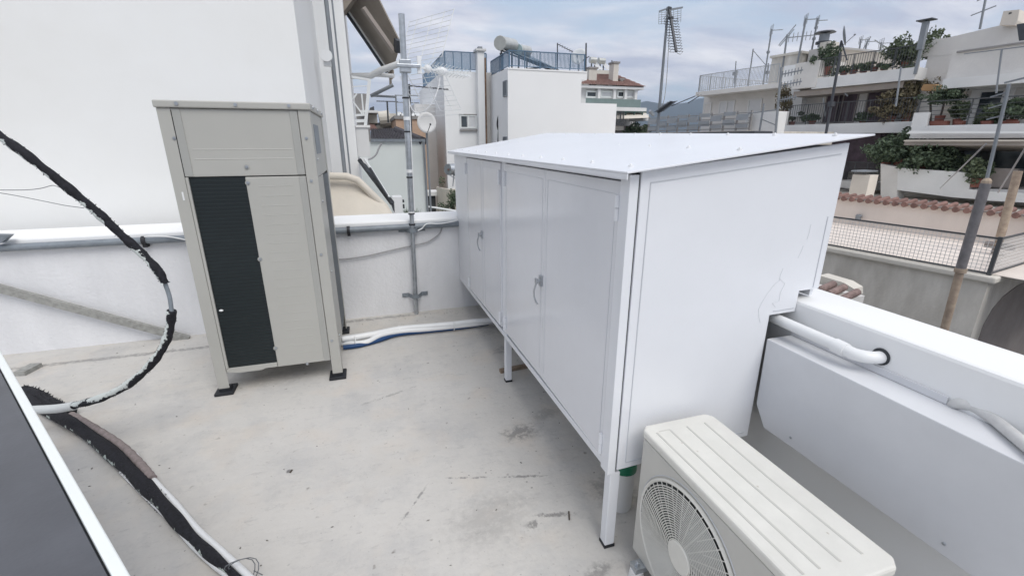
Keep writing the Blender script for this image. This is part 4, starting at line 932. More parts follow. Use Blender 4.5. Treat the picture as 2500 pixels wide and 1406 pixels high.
MB().prism([(a.x+.1, a.y-.1, a.z-.15), (a.x+1, a.y-.1, a.z-.15), (a.x+1.2, a.y-.15, zz_+.05), (a.x+.5, a.y-.15, zz_+.05)], (0, .05, .03)).build('collector', M['glass'], t)
pl = T('shrub', 'dark green shrub against the cream curved wall left of the cabinet', 'shrub', P(1103, 520, 'y', 12.9))
c = P(1106, 492, 'y', 12.9); MB().leaves(c, (.28, .25, .40), 1400, .06).build('foliage', M['leaf'], pl); MB().tube([c-Vector((0, 0, 1.2)), c], .03, 6).build('trunk', M['trunk'], pl)
for i, px in enumerate((994, 1018)):
    pl = T('yucca', 'spiky dark plant poking above the back parapet, '+('left' if i == 0 else 'right')+' of the mast', 'plant', P(px, 560, 'y', 6.5), 'spiky plants behind the back parapet')
    mb = MB(); c = P(px, 530, 'y', 6.5)
    for _ in range(26):
        t_ = Vector((random.uniform(-1, 1), random.uniform(-1, 1), random.uniform(.6, 1.6))).normalized(); s_ = t_.cross(Vector((0, 0, 1))).normalized()*.008; mb.face([mb.v(c-s_), mb.v(c+s_), mb.v(c+t_*random.uniform(.10, .16))])
    mb.build('leaf', M['leaf'], pl); MB().tube([c-Vector((0, 0, .8)), c], .03, 6).build('stem', M['trunk'], pl)
t = T('balcony_box', 'white box with two dark slots behind the back parapet left of the mast', 'utility box', P(970, 500, 'y', 7.6))
a = P(958, 482, 'y', 7.6); b = P(986, 540, 'y', 7.6); MB().box(a.x, 7.6, b.z-.3, b.x, 7.9, a.z).build('casing', M['plastic'], t)
MB().box(b.x-.0, 7.62, P(985, 492, 'y', 7.6).z-.02, b.x+.03, 7.7, P(985, 492, 'y', 7.6).z+.02).box(b.x, 7.62, P(985, 505, 'y', 7.6).z-.03, b.x+.03, 7.7, P(985, 505, 'y', 7.6).z+.03).build('slot', M['seam'], t)
dk = T('dark_doorway', 'dark recess and pale fabric beside the cream curved wall', 'lean-to', P(1050, 480, 'y', 13.9))
a = P(1044, 478, 'y', 14.4); b = P(1066, 540, 'y', 14.4); MB().box(a.x, 14.4, GZ, b.x, 16, a.z).build('room', M['seam'], dk); MB().box(a.x-.1, 14.3, a.z+.002, b.x+.1, 15, a.z+.12).build('canopy', M['offwhite'], dk)
t = MB().tube(smoothpts([P(x, y, 'y', 12) for x, y in ((1030, 518), (1040, 506), (1060, 507), (1085, 511), (1118, 516))], 5), .025, 8).build('handrail', M['whiteant']); tag(t, 'thin white handrail just above the back parapet', 'handrail')
# ================================================================ house with a red tiled roof
yr = 38
rh = T('house', 'house with red tiled hip roof and glass balcony behind the white building', 'house', P(1500, 300, 'y', yr))
def R_(px, py, y=yr): return P(px, py, 'y', y)
a = R_(1400, 215); b = R_(1556, 215)
MB().box(a.x, yr, GZ, b.x, yr+9, R_(1500, 216).z).build('wall', M['offwhite'], rh)
MB().box(a.x, yr-.6, R_(1500, 219).z, R_(1563, 215).x, yr+9.6, R_(1500, 213).z).build('eaves', M['offwhite'], rh)
ez = R_(1500, 212.5).z; e0 = Vector((a.x, yr-.7, ez)); e1 = Vector((R_(1563, 213).x, yr-.7, ez)); tp0 = P(1448, 182, 'y', yr+4); tp1 = P(1480, 182, 'y', yr+4)
tiles('roof', M['tile'], rh, e0, e1, tp0, P(1500, 184, 'y', yr+4), 34, 8, wave=.35)
tiles('roof_side', M['tile'], rh, e1, e1+Vector((.4, 9, 0)), P(1500, 184, 'y', yr+4), P(1500, 184, 'y', yr+4)+Vector((.1, 2, 0)), 16, 6, wave=.35)
for (x0, x1, yt, yb2, lab) in ((1439, 1456, 168, 207, 1), (1499, 1508, 155, 206, 2), (1515, 1521, 196, 208, 3)):
    p0_ = P(x0, yt, 'y', yr+1); p1_ = P(x1, yb2, 'y', yr+1); c_ = MB().box(p0_.x, yr+1, p1_.z-.6, p1_.x, yr+1.8, p0_.z).build('chimney', M['cream'], rh)
    MB().box(p0_.x-.08, yr+.92, p0_.z+.002, p1_.x+.08, yr+1.88, p0_.z+.14).build('cap', M['greywall'], c_)
p0_ = P(1432, 170, 'y', yr+5); p1_ = P(1502, 182, 'y', yr+5); MB().box(p0_.x, yr+5, p1_.z-.8, p1_.x, yr+9, p0_.z).build('stair_room', M['cream'], rh)
for i, (x0, x1) in enumerate(((1430, 1456), (1466, 1494), (1506, 1525), (1526, 1550))):
    window(rh, x0, 222, x1, 240, yr, M['shutter'] if i % 2 else M['glass'], 'frame', 0, fw=.12, dep=.12)
for x in (1462, 1500, 1527, 1552):
    p = R_(x, 230, yr-.3); MB().box(p.x-.12, yr-.4, R_(0, 240).z, p.x+.12, yr-.15, ez-.05).build('column', M['offwhite'], rh)
sl_ = R_(1579, 265, yr-2.5); MB().box(a.x, yr-2.5, R_(1500, 271, yr-2.5).z, sl_.x, yr-.002, R_(1500, 262, yr-2.5).z).build('balcony_slab', M['offwhite'], rh)
g = MB().box(a.x, yr-2.48, R_(1500, 261.5, yr-2.5).z, sl_.x-.6, yr-2.44, R_(1500, 242, yr-2.5).z).build('glass_balustrade', mat('green_glass', (.22, .29, .28), .2, var=.05), rh)
mb = MB(); mb.bar((a.x, yr-2.46, R_(0, 241, yr-2.5).z), (sl_.x, yr-2.46, R_(0, 241, yr-2.5).z), .10)
for x in (1421, 1440, 1461, 1481, 1506, 1530, 1551, 1571): q = R_(x, 250, yr-2.5); mb.bar((q.x, yr-2.46, R_(0, 263, yr-2.5).z), (q.x, yr-2.46, R_(0, 241, yr-2.5).z), .09)
mb.build('balustrade_frame', mat('dark_green_frame', (.03, .07, .06), .5), rh)
p0_ = R_(1571, 250, yr-2.5); MB().box(p0_.x+.05, yr-2.52, R_(0, 271, yr-2.5).z, sl_.x+.25, yr-.3, R_(0, 248, yr-2.5).z).build('end_wall', M['offwhite'], rh)
MB().prism([R_(1503, 272, yr-1), R_(1574, 272, yr-1), R_(1585, 288, yr-3.2), R_(1503, 291, yr-3.2)], (0, .05, .06)).build('awning', M['awning'], rh)
MB().box(R_(1500, 300).x, yr-.5, GZ, R_(1578, 300).x, yr-.002, R_(0, 291).z).build('lower_wall', M['brown'], rh)
MB().box(R_(1500, 300, yr-2).x, yr-2, R_(0, 306, yr-2).z, R_(1524, 300, yr-2).x, yr-.6, R_(0, 291, yr-2).z).build('cream_box', M['cream'], rh)
c = R_(1545, 318, yr-2); MB().leaves(c, (1.3, .6, .55), 900, .22).build('balcony_plants', M['leaf'], rh)
rail('side_railing', M['raildark'], rh, (R_(1505, 290, yr-5).x, yr-5, R_(0, 288, yr-5).z), (R_(1523, 290, yr-5).x, yr-5, R_(0, 288, yr-5).z), 1.0, 6, posts=2, infill=.04)
boiler_y = yr+6
for i, (px) in enumerate((1447, 1468)):
    t = T('solar_water_heater', ('left' if i == 0 else 'right')+' solar heater with sloping panel above the red tiled roof', 'solar water heater', P(px, 175, 'y', boiler_y), 'solar heaters above the red roof')
    a = P(px-7, 147+i*2, 'y', boiler_y); b = P(px+8, 148+i*2, 'y', boiler_y); MB().tube([a, b], .28, 16).build('tank', M['tank'], t, smooth=True)
    MB().prism([P(px-2, 152, 'y', boiler_y), P(px+8, 152, 'y', boiler_y), P(px+26, 170, 'y', boiler_y-.2), P(px+14, 171, 'y', boiler_y-.2)], (0, .08, .05)).build('collector', M['shutter'], t)
    MB().bar((a.x+.2, a.y, a.z-.3), (a.x+.2, a.y, P(px, 172, 'y', boiler_y).z), .1).bar((b.x-.1, b.y, b.z-.3), (b.x-.1, b.y, P(px, 172, 'y', boiler_y).z), .1).build('stand', M['antenna'], t)
mast_('thin pole between the solar heaters and chimney over the red roof', P(1494, 182, 'y', yr+5), P(1494, 148, 'y', yr+5), .05, (), 'pole', name='roof_pole')
# ================================================================ big antenna behind the cabinet
bt = P(1603, 345, 'y', 6.4); tt = P(1631, 18, 'y', 6.4)
t = T('rooftop_antenna', 'tall grey pole with a long dark aerial pointing down, behind the cabinet roof', 'antenna', (bt.x, bt.y, -2.0))
lowp = bt+(bt-tt)*((bt.z+2.0)/(tt.z-bt.z)); MB().tube([lowp, tt.lerp(bt, .6), tt], lambda k: .025-.008*k, 12).build('pole', M['antgrey'], t, smooth=True)
y6 = 6.4
def A6(x, y, dy=0): return P(x, y, 'y', y6+dy)
b0, b1 = A6(1634, 22), A6(1651, 127, -.35); MB().bar(b0, b1, .028).build('boom', M['antenna'], t)
mb = MB(); bdv = (b1-b0).normalized(); s1 = Vector((.99, .15, .10)).normalized(); s1 = (s1-bdv*s1.dot(bdv)).normalized(); s2 = bdv.cross(s1)
for i in range(13):
    c = b0.lerp(b1, .24+.76*i/12); L1 = .105-.001*i
    for s in (-1, 1):
        for s3 in (-1, 1): mb.tube([c, c+s1*s*.035+s2*s3*.02, c+s1*s*L1+s2*s3*.03], .0034, 5)
        mb.tube([c+s1*s*L1+s2*.03, c+s1*s*L1-s2*.03], .0026, 4)
mb.build('director', M['antenna'], t)
mb = MB(); mb.ball(b0.lerp(b1, .22), .03, 1.6, 1, 1, 8, 5); mb.bar(A6(1629, 22), A6(1637, 24), .05).build('clamp', M['antenna'], t)
mb = MB()
for xa1, ya1, xa2, ya2 in ((1609, 29, 1626, 23), (1636, 24, 1667, 19)): mb.bar(A6(xa1, ya1), A6(xa2, ya2), .008, .022)
for i in range(6): mb.tube([A6(1609, 32+i*5.5, .1), A6(1628, 30+i*5.5, .1)], .0028, 4); mb.tube([A6(1636, 27+i*5, -.05), A6(1663, 22+i*5.5, -.05)], .0028, 4)
for x in (1609, 1616, 1624): mb.tube([A6(x, 28, .1), A6(x-1, 60, .1)], .003, 4)
for x in (1645, 1655, 1663): mb.tube([A6(x, 22, -.05), A6(x-1, 55, -.05)], .003, 4)
mb.build('reflector_grid', M['antgrey'], t)
MB().tube(smoothpts([A6(1636, 45), A6(1632, 120), A6(1627, 200), A6(1620, 250), A6(1606, 276)], 6), .005, 6).build('coax_cable', M['gcable'], t)
mb = MB(); c0_, c1_ = A6(1606, 275), A6(1641, 249, -.3); mb.bar(c0_, c1_, .022)
u_ = (c1_-c0_).normalized(); v_ = u_.cross(Vector((0, 1, .2))).normalized()
for i in range(12): c = c0_.lerp(c1_, .1+.9*i/11); mb.bar(c-v_*.045, c+v_*.045, .009); mb.bar(c-Vector((0, .12, 0)), c+Vector((0, .12, 0)), .007)
mb.build('lower_aerial', M['antenna'], t)
MB().prism([A6(1590, 268), A6(1600, 280), A6(1597, 284), A6(1588, 273)], (0, .05, 0)).build('lower_reflector', M['galv'], t)
# ================================================================ street frame buildings on the right (local x to the right, local y along the street)
def sbox(x0, x1, a, b, name, m, parent, bevel=0, back=None):
    """facade rectangle from pixel a=(px,py) left/top to b=(px,py) right/bottom at local x0; depth to x1"""
    p = Q(a[0], a[1], 'x', x0); q = Q(b[0], b[1], 'x', x0)
    return MB(HA).box(x0, min(p.y, q.y), min(p.z, q.z), x1, max(p.y, q.y), max(p.z, q.z)).build(name, m, parent, bevel=bevel)
def squad(pts, x0, th, name, m, parent):
    return MB(HA).prism([Q(px, py, 'x', x0) for px, py in pts], (th, 0, 0)).build(name, m, parent)
def zq(px, py, x): return Q(px, py, 'x', x).z
def yq(px, py, x): return Q(px, py, 'x', x).y
XF = 26.0
# --- far left, cream house with a roof terrace
hA = T('apartment_building', 'cream flat-roofed building with white roof railing, behind the grey panel fence', 'building', W(Q(1800, 260, 'x', XF)))
yL = yq(1718, 250, XF); yM = yq(1902, 250, XF)
z1 = zq(1800, 228, XF)
MB(HA).box(XF, yM, GZ, XF+8, yL, z1).build('wall', M['cream2'], hA)
zs0 = zq(1800, 214, XF-1.2); zs1 = zq(1800, 225, XF-1.2); yS = yq(1699, 225, XF-1.2)
MB(HA).box(XF-1.2, yq(1903, 215, XF-1.2), zs1, XF+8, yS, zs0).build('roof_slab', M['cream2'], hA)
rail('roof_railing', M['railgrey'], hA, (XF-1.1, yS-.1, zs0), (XF-1.1, yq(1900, 190, XF-1.1), zs0), .95, 62, HA, posts=6)
rail('roof_railing', M['railgrey'], hA, (XF-1.1, yS-.1, zs0), (XF+6, yS-.1, zs0), .95, 40, HA, posts=3)
for x0, y0, x1, y1, m, mu in ((1758, 248, 1792, 277, 'shutter', 1), (1721, 252, 1735, 282, 'cream2', 0), (1829, 243, 1854, 300, 'shutter', 0)):
    window(hA, x0, y0, x1, y1, XF, M[m], 'offwhite', mu, 'x', HA, .06, .07)
# penthouse block
hB = T('rooftop_room', 'weathered cream penthouse room with several antennas, right of the white roof railing', 'rooftop room', W(Q(1940, 180, 'x', XF+2)))
a = Q(1884, 150, 'x', XF+1.0); b = Q(1958, 126, 'x', XF+1.0); zt_ = zq(1920, 137, XF+1)
yb3 = yq(1956, 130, XF+1)
MB(HA).box(XF+1, yb3, zs0-1, XF+7, a.y, zt_).build('wall', M['stain'], hB); MB(HA).box(XF+.9, yb3-.1, zt_+.002, XF+7.1, a.y+.1, zt_+.12).build('coping', M['cream'], hB)
a2 = Q(1955, 122, 'x', XF+1.5); b2 = Q(2004, 122, 'x', XF+1.5)
MB(HA).box(XF+1.5, b2.y, zs0-1, XF+6.5, yb3-.11, zq(1980, 122, XF+1.5)).build('side_room', M['cream2'], hB)
window(hB, 1983, 140, 1998, 155, XF+1.5, M['glass'], 'greywall', 0, 'x', HA, .06, .04)
sbox(XF+.6, XF+1.4, (2003, 105), (2017, 160), 'chimney', M['stain'], hB)
sbox(XF-.3, XF+2, (1948, 155), (1999, 210), 'beige_screen', M['cream2'], hB)
sbox(XF-.4, XF+1, (1915, 162), (1951, 285), 'white_pier', M['bwhite'], hB)
# middle apartments
hC = T('apartment_building', 'weathered apartment building with planted balconies and plum curtains, right background', 'building', W(Q(2080, 250, 'x', XF)))
yC0 = yq(2232, 250, XF); yC1 = yq(1905, 250, XF)
MB(HA).box(XF+.002, yC0, GZ, XF+9, yC1-.01, zq(2100, 185, XF)).build('wall', M['cream2'], hC)
XB = XF-1.5
def slab(parent, x, pa, pb, thpx, nm='balcony_slab', m='offwhite', xb=None):
    p = Q(*pa, 'x', x); q = Q(*pb, 'x', x); z = (p.z+q.z)/2; h = thpx
    return MB(HA).box(x, min(p.y, q.y), z-h, xb or XF, max(p.y, q.y), z).build(nm, M[m], parent), p, q, z
_, p, q, z = slab(hC, XB, (1985, 193), (2240, 163), .48, xb=XF+3)
rail('balcony_railing', M['raildark'], hC, (XB+.05, q.y+.1, z), (XB+.05, p.y-.05, z), .85, 40, HA, posts=5, infill=.014); zr1 = z
sbox(XB-.05, XB+2.0, (1943, 156), (1990, 213), 'parapet', M['cream2'], hC)
_, p, q, z = slab(hC, XB, (1878, 306), (2240, 298), .45); zr2 = z
rail('balcony_railing', M['raildark'], hC, (XB+.05, q.y+.1, z), (XB+.05, yq(1922, 300, XB), z), .95, 52, HA, posts=6, infill=.014)
sbox(XB, XB+.15, (1892, 274), (1921, 306), 'parapet', M['cream2'], hC)
MB(HA).box(XB+.2, yC0, zr1-.75, XF, yC1-1.5, zr1-.50).build('soffit', M['awngrey'], hC)
for x0, y0, x1, y1, m in ((2022, 226, 2050, 300, 'purple'), (2052, 224, 2084, 300, 'purple'), (2124, 214, 2177, 300, 'purple')):
    window(hC, x0, y0, x1, y1, XF, M[m], 'brown', 0, 'x', HA, .07, .05)
squad([(1958, 237), (2022, 232), (2022, 228), (1958, 234)], XF-.5, .3, 'blind_box', M['seam'], hC)
squad([(2128, 222), (2160, 206), (2200, 214), (2160, 220)], XF-.9, .1, 'small_canopy', M['antenna'], hC)
squad([(1953, 220), (2235, 190), (2235, 203), (2130, 217), (1953, 232)], XF-1.1, .05, 'rolled_awning', M['awngrey'], hC)
for (x0, y0, x1, y1) in ((2010, 240, 2015, 285), (2040, 205, 2070, 235), (2130, 222, 2165, 200), (2085, 225, 2110, 205)): MB(HA).tube([Q(x0, y0, 'x', XB+.3), Q(x1, y1, 'x', XB+.5)], .03, 6).build('awning_arm', M['galv'], hC)
# wall with cream top behind the top balcony (triangular gable)
squad([(2055, 118), (2075, 118), (2160, 128), (2235, 140), (2235, 165), (2035, 190), (2035, 150)], XF+1.8, .4, 'rear_gable', M['cream3'], hC)
squad([(2060, 116), (2075, 117), (2160, 125), (2210, 134), (2208, 138), (2160, 130), (2060, 121)], XF+1.7, .1, 'rear_coping', M['cream2'], hC)
# lower floor of it: dark door, beige column, balcony with rail
sbox(XF-.1, XF, (2078, 345), (2090, 440), 'dark_door', M['purple'], hC)
sbox(XF-.4, XF, (2090, 338), (2160, 480), 'pier', M['cream2'], hC)
_, p, q, z = slab(hC, XF-2, (2050, 442), (2142, 445), .33, xb=XF-.4)
rail('balcony_railing', M['raildark'], hC, (XF-1.95, q.y+.05, z), (XF-1.95, p.y, z), .85, 30, HA, posts=3, infill=.02)
sbox(XF-.6, XF, (2142, 405), (2190, 520), 'pier', M['cream3'], hC)
squad([(1870, 326), (2160, 316), (2160, 334), (1870, 334)], XF-.9, .8, 'dark_recess', M['purple'], hC)
# right building
XR = XF-.6
hD = T('apartment_building', 'pale apartment building with potted trees and a long awning at the right edge', 'building', W(Q(2400, 250, 'x', XR)))
yD = yq(2236, 250, XR)
MB(HA).box(XR, -14, GZ, XR+10, yD-.02, zq(2330, 90, XR)).build('wall', M['cream2'], hD)
MB(HA).box(XR-.08, -14, zq(2330, 95, XR), XR+10, yD, zq(2330, 86, XR)).build('roof_edge', M['cream2'], hD) if False else None
squad([(2235, 118), (2300, 96), (2445, 62), (2520, 55), (2520, 120), (2235, 140)], XR-.01, .3, 'sloping_parapet', M['cream2'], hD)
c_ = squad([(2440, 62), (2450, 28), (2489, 24), (2484, 52), (2478, 62)], XR-.4, .9, 'chimney', M['cream3'], hD)
squad([(2463, 32), (2470, 30), (2469, 34), (2462, 36)], XR-.41, .05, 'vent', M['seam'], c_)
sbox(XR-1.6, XR-1.45, (2328, 122), (2620, 178), 'balcony_parapet', M['cream2'], hD)
mb = MB(HA); mb.bar(Q(2336, 128, 'x', XR-1.65), Q(2560, 96, 'x', XR-1.65), .06); mb.build('handrail', M['greywall'], hD)
_, p, q, z = slab(hD, XR-1.9, (2306, 184), (2620, 176), .35, xb=XR)
squad([(2482, 60), (2520, 55), (2520, 110), (2490, 118)], XR-1.0, .3, 'dark_awning', M['antenna'], hD)
window(hD, 2380, 208, 2452, 310, XR, M['glass'], 'bwhite', 0, 'x', HA, .1, .3)
sbox(XR-.05, XR, (2322, 200), (2330, 330), 'pilaster', M['cream3'], hD)
_, p, q, zb1 = slab(hD, XR-2.2, (2226, 312), (2640, 302), .42, xb=XR)
MB(HA).box(XR-2.2, q.y, zb1+.002, XR-2.05, yq(2262, 300, XR-2.2), zb1+.05).build('kerb', M['offwhite'], hD)
sbox(XR-2.2, XR-2.05, (2232, 276), (2260, 311), 'end_parapet', M['offwhite'], hD)
mb = MB(HA)
ya, yb4 = yq(2240, 275, XR-2.1), -8
for k, h in enumerate((.30, .45, .60, .75, .95)): mb.bar((XR-2.1, ya, zb1+h), (XR-2.1, yb4, zb1+h), .018 if k < 4 else .04)
yy_ = ya
while yy_ > yb4: mb.bar((XR-2.1, yy_, zb1), (XR-2.1, yy_, zb1+.95), .04); yy_ -= 1.6
mb.build('balcony_railing', M['raildark'], hD)
# long awning, recess below, planted parapet
p0 = Q(2213, 325, 'x', XR-2.6); yA = p0.y
aw2 = MB(HA).hexa([(XR-2.6, -6, zq(2300, 355, XR-2.6)), (XR, -6, zb1-.9), (XR, yA, zb1-.9), (XR-2.6, yA, zq(2300, 355, XR-2.6))], [(XR-2.5, -6, zb1-.46), (XR, -6, zb1-.45), (XR, yA, zb1-.45), (XR-2.5, yA, zb1-.46)]).build('awning', M['awngrey'], hD)
squad([(2212, 327), (2222, 320), (2530, 321), (2530, 326), (2270, 326)], XR-2.7, .3, 'awning_cover', M['bwhite'], hD)
mb = MB(HA); mb.bar((XR-2.64, -6, zq(2300, 344, XR-2.6)), (XR-2.64, yA, zq(2300, 344, XR-2.6)), .05); mb.build('awning_bar', M['awning'], hD)
sbox(XR-.03, XR-.001, (2190, 350), (2700, 480), 'recess_wall', M['recess'], hD)  # dark sheet: the shade under the awning is put into its colour
window(hD, 2432, 358, 2560, 420, XR-.04, M['glass'], 'antgrey', 0, 'x', HA, .08, .08)
sbox(XR-.12, XR-.04, (2360, 352), (2376, 425), 'grey_column', M['antgrey'], hD)
XP = XR-2.4
squad([(2192, 410), (2340, 420), (2374, 424), (2366, 462), (2385, 464), (2380, 486), (2326, 482), (2190, 464)], XP, .25, 'planter_parapet', M['offwhite'], hD)
squad([(2410, 467), (2560, 474), (2560, 498), (2410, 490)], XP, .25, 'low_parapet', M['offwhite'], hD)
squad([(2190, 464), (2700, 500), (2700, 470), (2190, 455)], XP+.26, 2.1, 'floor_slab', M['cream2'], hD)
squad([(2150, 400), (2192, 408), (2190, 470), (2190, 520), (2150, 520)], XP-.0, .6, 'side_pier', M['cream2'], hD)
squad([(2188, 468), (2720, 500), (2720, 560), (2188, 560)], XR-.8, .5, 'lower_wall', M['cream2'], hD)
sbox(XR-1.9, XR-1.7, (2405, 410), (2470, 460), 'brown_screen', M['brown'], hD)
oc = T('parasol', 'orange canopy among the balcony plants, right background', 'canopy', W(Q(2280, 215, 'x', XF-2)))
squad([(2248, 218), (2255, 206), (2282, 206), (2300, 219), (2298, 223), (2250, 222)], XF-2, .8, 'cloth', M['orange'], oc); MB(HA).tube([Q(2272, 300, 'x', XF-1.6), Q(2272, 212, 'x', XF-1.6)], .04, 8).build('pole', M['trunk'], oc)
# --- plants
def plant(label, px, py, x, rad, n, leaf, m='leaf', pot=None, name='potted_plant', stem=None, grp='plants on the balconies', squash=1):
    c = Q(px, py, 'x', x); t = T(name, label, 'plant' if name != 'tree' else 'tree', W(c)-Vector((0, 0, rad[2])), grp)
    MB(HA).leaves(c, rad, n, leaf).build('foliage', M[m], t)
    zb_ = zq(px, pot, x) if pot else c.z-rad[2]*1.3
    if pot:
        ph = min(.35, max(.15, (c.z-rad[2]*.5-zb_)*.7)); MB(HA).tube([(c.x, c.y, zb_), (c.x, c.y, zb_+ph)], .13, 12, r2=.17).build('pot', M['pot'], t)
    MB(HA).tube([(c.x, c.y, zb_+.02), (c.x+.03, c.y, (zb_+c.z)/2), (c.x, c.y, c.z)], .035, 6).build('stem', M['trunk'], t)
    return t
plant('dense dark bush at the left end of the top balcony, below the capped chimney', 2028, 138, XB+.6, (.5, .5, .62), 1800, .13, 'leaf', 182)
plant('large leafy shrub at the right end of the top balcony', 2218, 128, XB+.8, (.75, .8, .75), 2600, .14, 'leaf2', 160)
plant('thin shrub leaning from the top balcony beside the steel flue', 2275, 110, XF+.2, (.55, .5, .55), 1200, .13, 'leaf2', 130)
for i, px in enumerate((2062, 2085, 2110, 2135, 2160)):
    plant(('first', 'second', 'third', 'fourth', 'fifth')[i]+' low plant from the left behind the top balcony railing', px, 168-(px-2062)*.06, XB+.35, (.32, .4, .2), 420, .11, 'leaf2' if i % 2 else 'leaf', 183-(px-2062)*.12)
plant('brownish climbing shrub on the white pier beside the antenna', 1916, 245, XB+.3, (.42, .4, .80), 1500, .13, 'leaf3', 285)
plant('bushy dark shrub in the middle of the planted balcony', 2182, 262, XB+.5, (.75, .7, .55), 2200, .13, 'leaf3', 298)
plant('tall brown climber in the corner by the orange canopy', 2225, 235, XB+.8, (.55, .6, .95), 2400, .13, 'leaf3', 298)
plant('low dark plants behind the railing left of the plum curtain', 1985, 288, XB+.4, (.4, .6, .22), 700, .12, 'leaf', 303)
plant('low dark plants behind the railing under the plum curtain', 2110, 286, XB+.4, (.4, .6, .22), 700, .12, 'leaf', 303)
plant('small dark plant at the left end of the iron railing', 1935, 290, XB+.4, (.3, .4, .22), 400, .11, 'leaf', 305)
XQ = XR-1.5
plant('round-topped bonsai-like tree on a bare trunk, on the right balcony', 2309, 235, XQ, (.58, .56, .27), 2800, .10, 'leaf', 305, stem=1)
plant('bright green shrub in a pot, right of the round-topped tree', 2345, 272, XQ, (.30, .30, .36), 1100, .12, 'leaf2', 306)
plant('wide green bush in front of the white framed window', 2412, 282, XQ, (.40, .45, .30), 1400, .12, 'leaf2', 306)
plant('dark hedge-like bush at the right edge of the right balcony', 2478, 270, XQ, (.6, .7, .42), 2200, .12, 'leaf', 306)
for i, (x0, x1) in enumerate(((2268, 2312), (2330, 2352), (2395, 2420), (2440, 2482))):
    t = squad([(x0, 296), (x1, 295), (x1-2, 308), (x0+2, 309)], XR-1.95, .3, 'flower_box', M['pot'], None)
    tag(t, ('widest terracotta trough, at the left', 'small terracotta pot, under the bright shrub', 'terracotta trough below the white framed window', 'terracotta trough near the right edge')[i]+', behind the balcony railing', 'planter', 'terracotta planters on the right balcony')
plant('big dark tree-like bush at the left end below the long awning', 2170, 372, XR-2.0, (.9, .9, .62), 3200, .14, 'leaf', 410)
plant('dark bush climbing beside the awning end', 2205, 350, XR-1.9, (.55, .55, .60), 1800, .13, 'leaf', 410)
plant('dense dark foliage under the middle of the long awning', 2262, 385, XR-1.6, (1.1, 1.2, .55), 3600, .14, 'leaf', 412)
plant('dark foliage under the long awning left of the grey column', 2325, 392, XR-1.5, (.6, .9, .45), 1600, .13, 'leaf', 415)
plant('yellow-green bush in the gap of the parapet below the awning', 2392, 412, XR-2.3, (.50, .5, .42), 1900, .12, 'leaf2', 458)
# --- grey panel fence terrace
XG = 17.0
gf = T('panel_fence', 'grey terrace fence of staggered flat panels behind the cabinet roof', 'fence', W(Q(1700, 320, 'x', XG)))
ya, yb5 = yq(1580, 300, XG), yq(1828, 295, XG); z0 = zq(1700, 322, XG); z1 = zq(1700, 281, XG)
MB(HA).box(XG, yb5, GZ, XG+6, ya+.5, z0-.002).build('base_wall', M['stain'], gf)
n = 9; H_ = z1-z0
for i in range(n):
    y0 = ya+(yb5-ya)*i/n; y1 = ya+(yb5-ya)*(i+1)/n
    for k in range(3):
        zc = z0+H_*(.16+.27*k)+(.10 if (i+k) % 2 else 0)
        MB(HA).box(XG+.05-.03*(k % 2), y1+.06, zc, XG+.08-.03*(k % 2), y0-.02, zc+H_*.2).build('panel', M['slatgrey'], gf)
mb = MB(HA)
for i in range(n+1): y0 = ya+(yb5-ya)*i/n; mb.box(XG+.09, y0-.03, z0, XG+.15, y0+.03, z1+.05)
for k in range(4): mb.box(XG+.085, yb5, z0+H_*(.1+.28*k), XG+.12, ya, z0+H_*(.1+.28*k)+.03)
mb.build('post_frame', M['greywall'], gf)
sk = T('street_wall', 'white wall pier with a bent television aerial, right of the grey panel fence', 'wall', W(Q(1850, 310, 'x', XG+.5)))
sbox(XG+.3, XG+.8, (1829, 276), (1890, 345), 'wall', M['offwhite'], sk)
t = mast_('bent television aerial on a white pole in front of the white wall pier', W(Q(1852, 335, 'x', XG-.5)), W(Q(1864, 262, 'x', XG-.5)), .035, (('bar', .85, 1.0, (.5, -.8, .1)), ('bar', .97, .3, (0, 0, 1)), ('yagi', .6, .6, (.5, -.8, -.4))), m='antgrey')
dd = T('dark_parapet', 'low dark blue-grey roof edge just above the cabinet roof', 'roof edge', W(Q(1750, 330, 'x', 15)))
squad([(1505, 327), (1590, 326), (1842, 320), (1842, 350), (1505, 350)], 15.2, 1, 'wall', M['antenna'], dd)
squad([(1503, 330), (1604, 329), (1604, 345), (1503, 345)], 15.0, .15, 'light_coping', M['bwhite'], dd)
squad([(1500, 330), (2150, 322), (2150, 420), (1500, 420)], 25.0, .3, 'rear_wall', M['purple'], dd)
# thin lines
t = MB(HA).tube([Q(1640, 259, 'x', XF), Q(1705, 232, 'x', XF-1.2)], .03, 6).tube([Q(1680, 252, 'x', XF), Q(1712, 232, 'x', XF-1.2)], .03, 6).build('support_rods', M['antenna']); tag(t, 'two thin dark awning rods reaching left from the cream building eaves', 'awning rods')
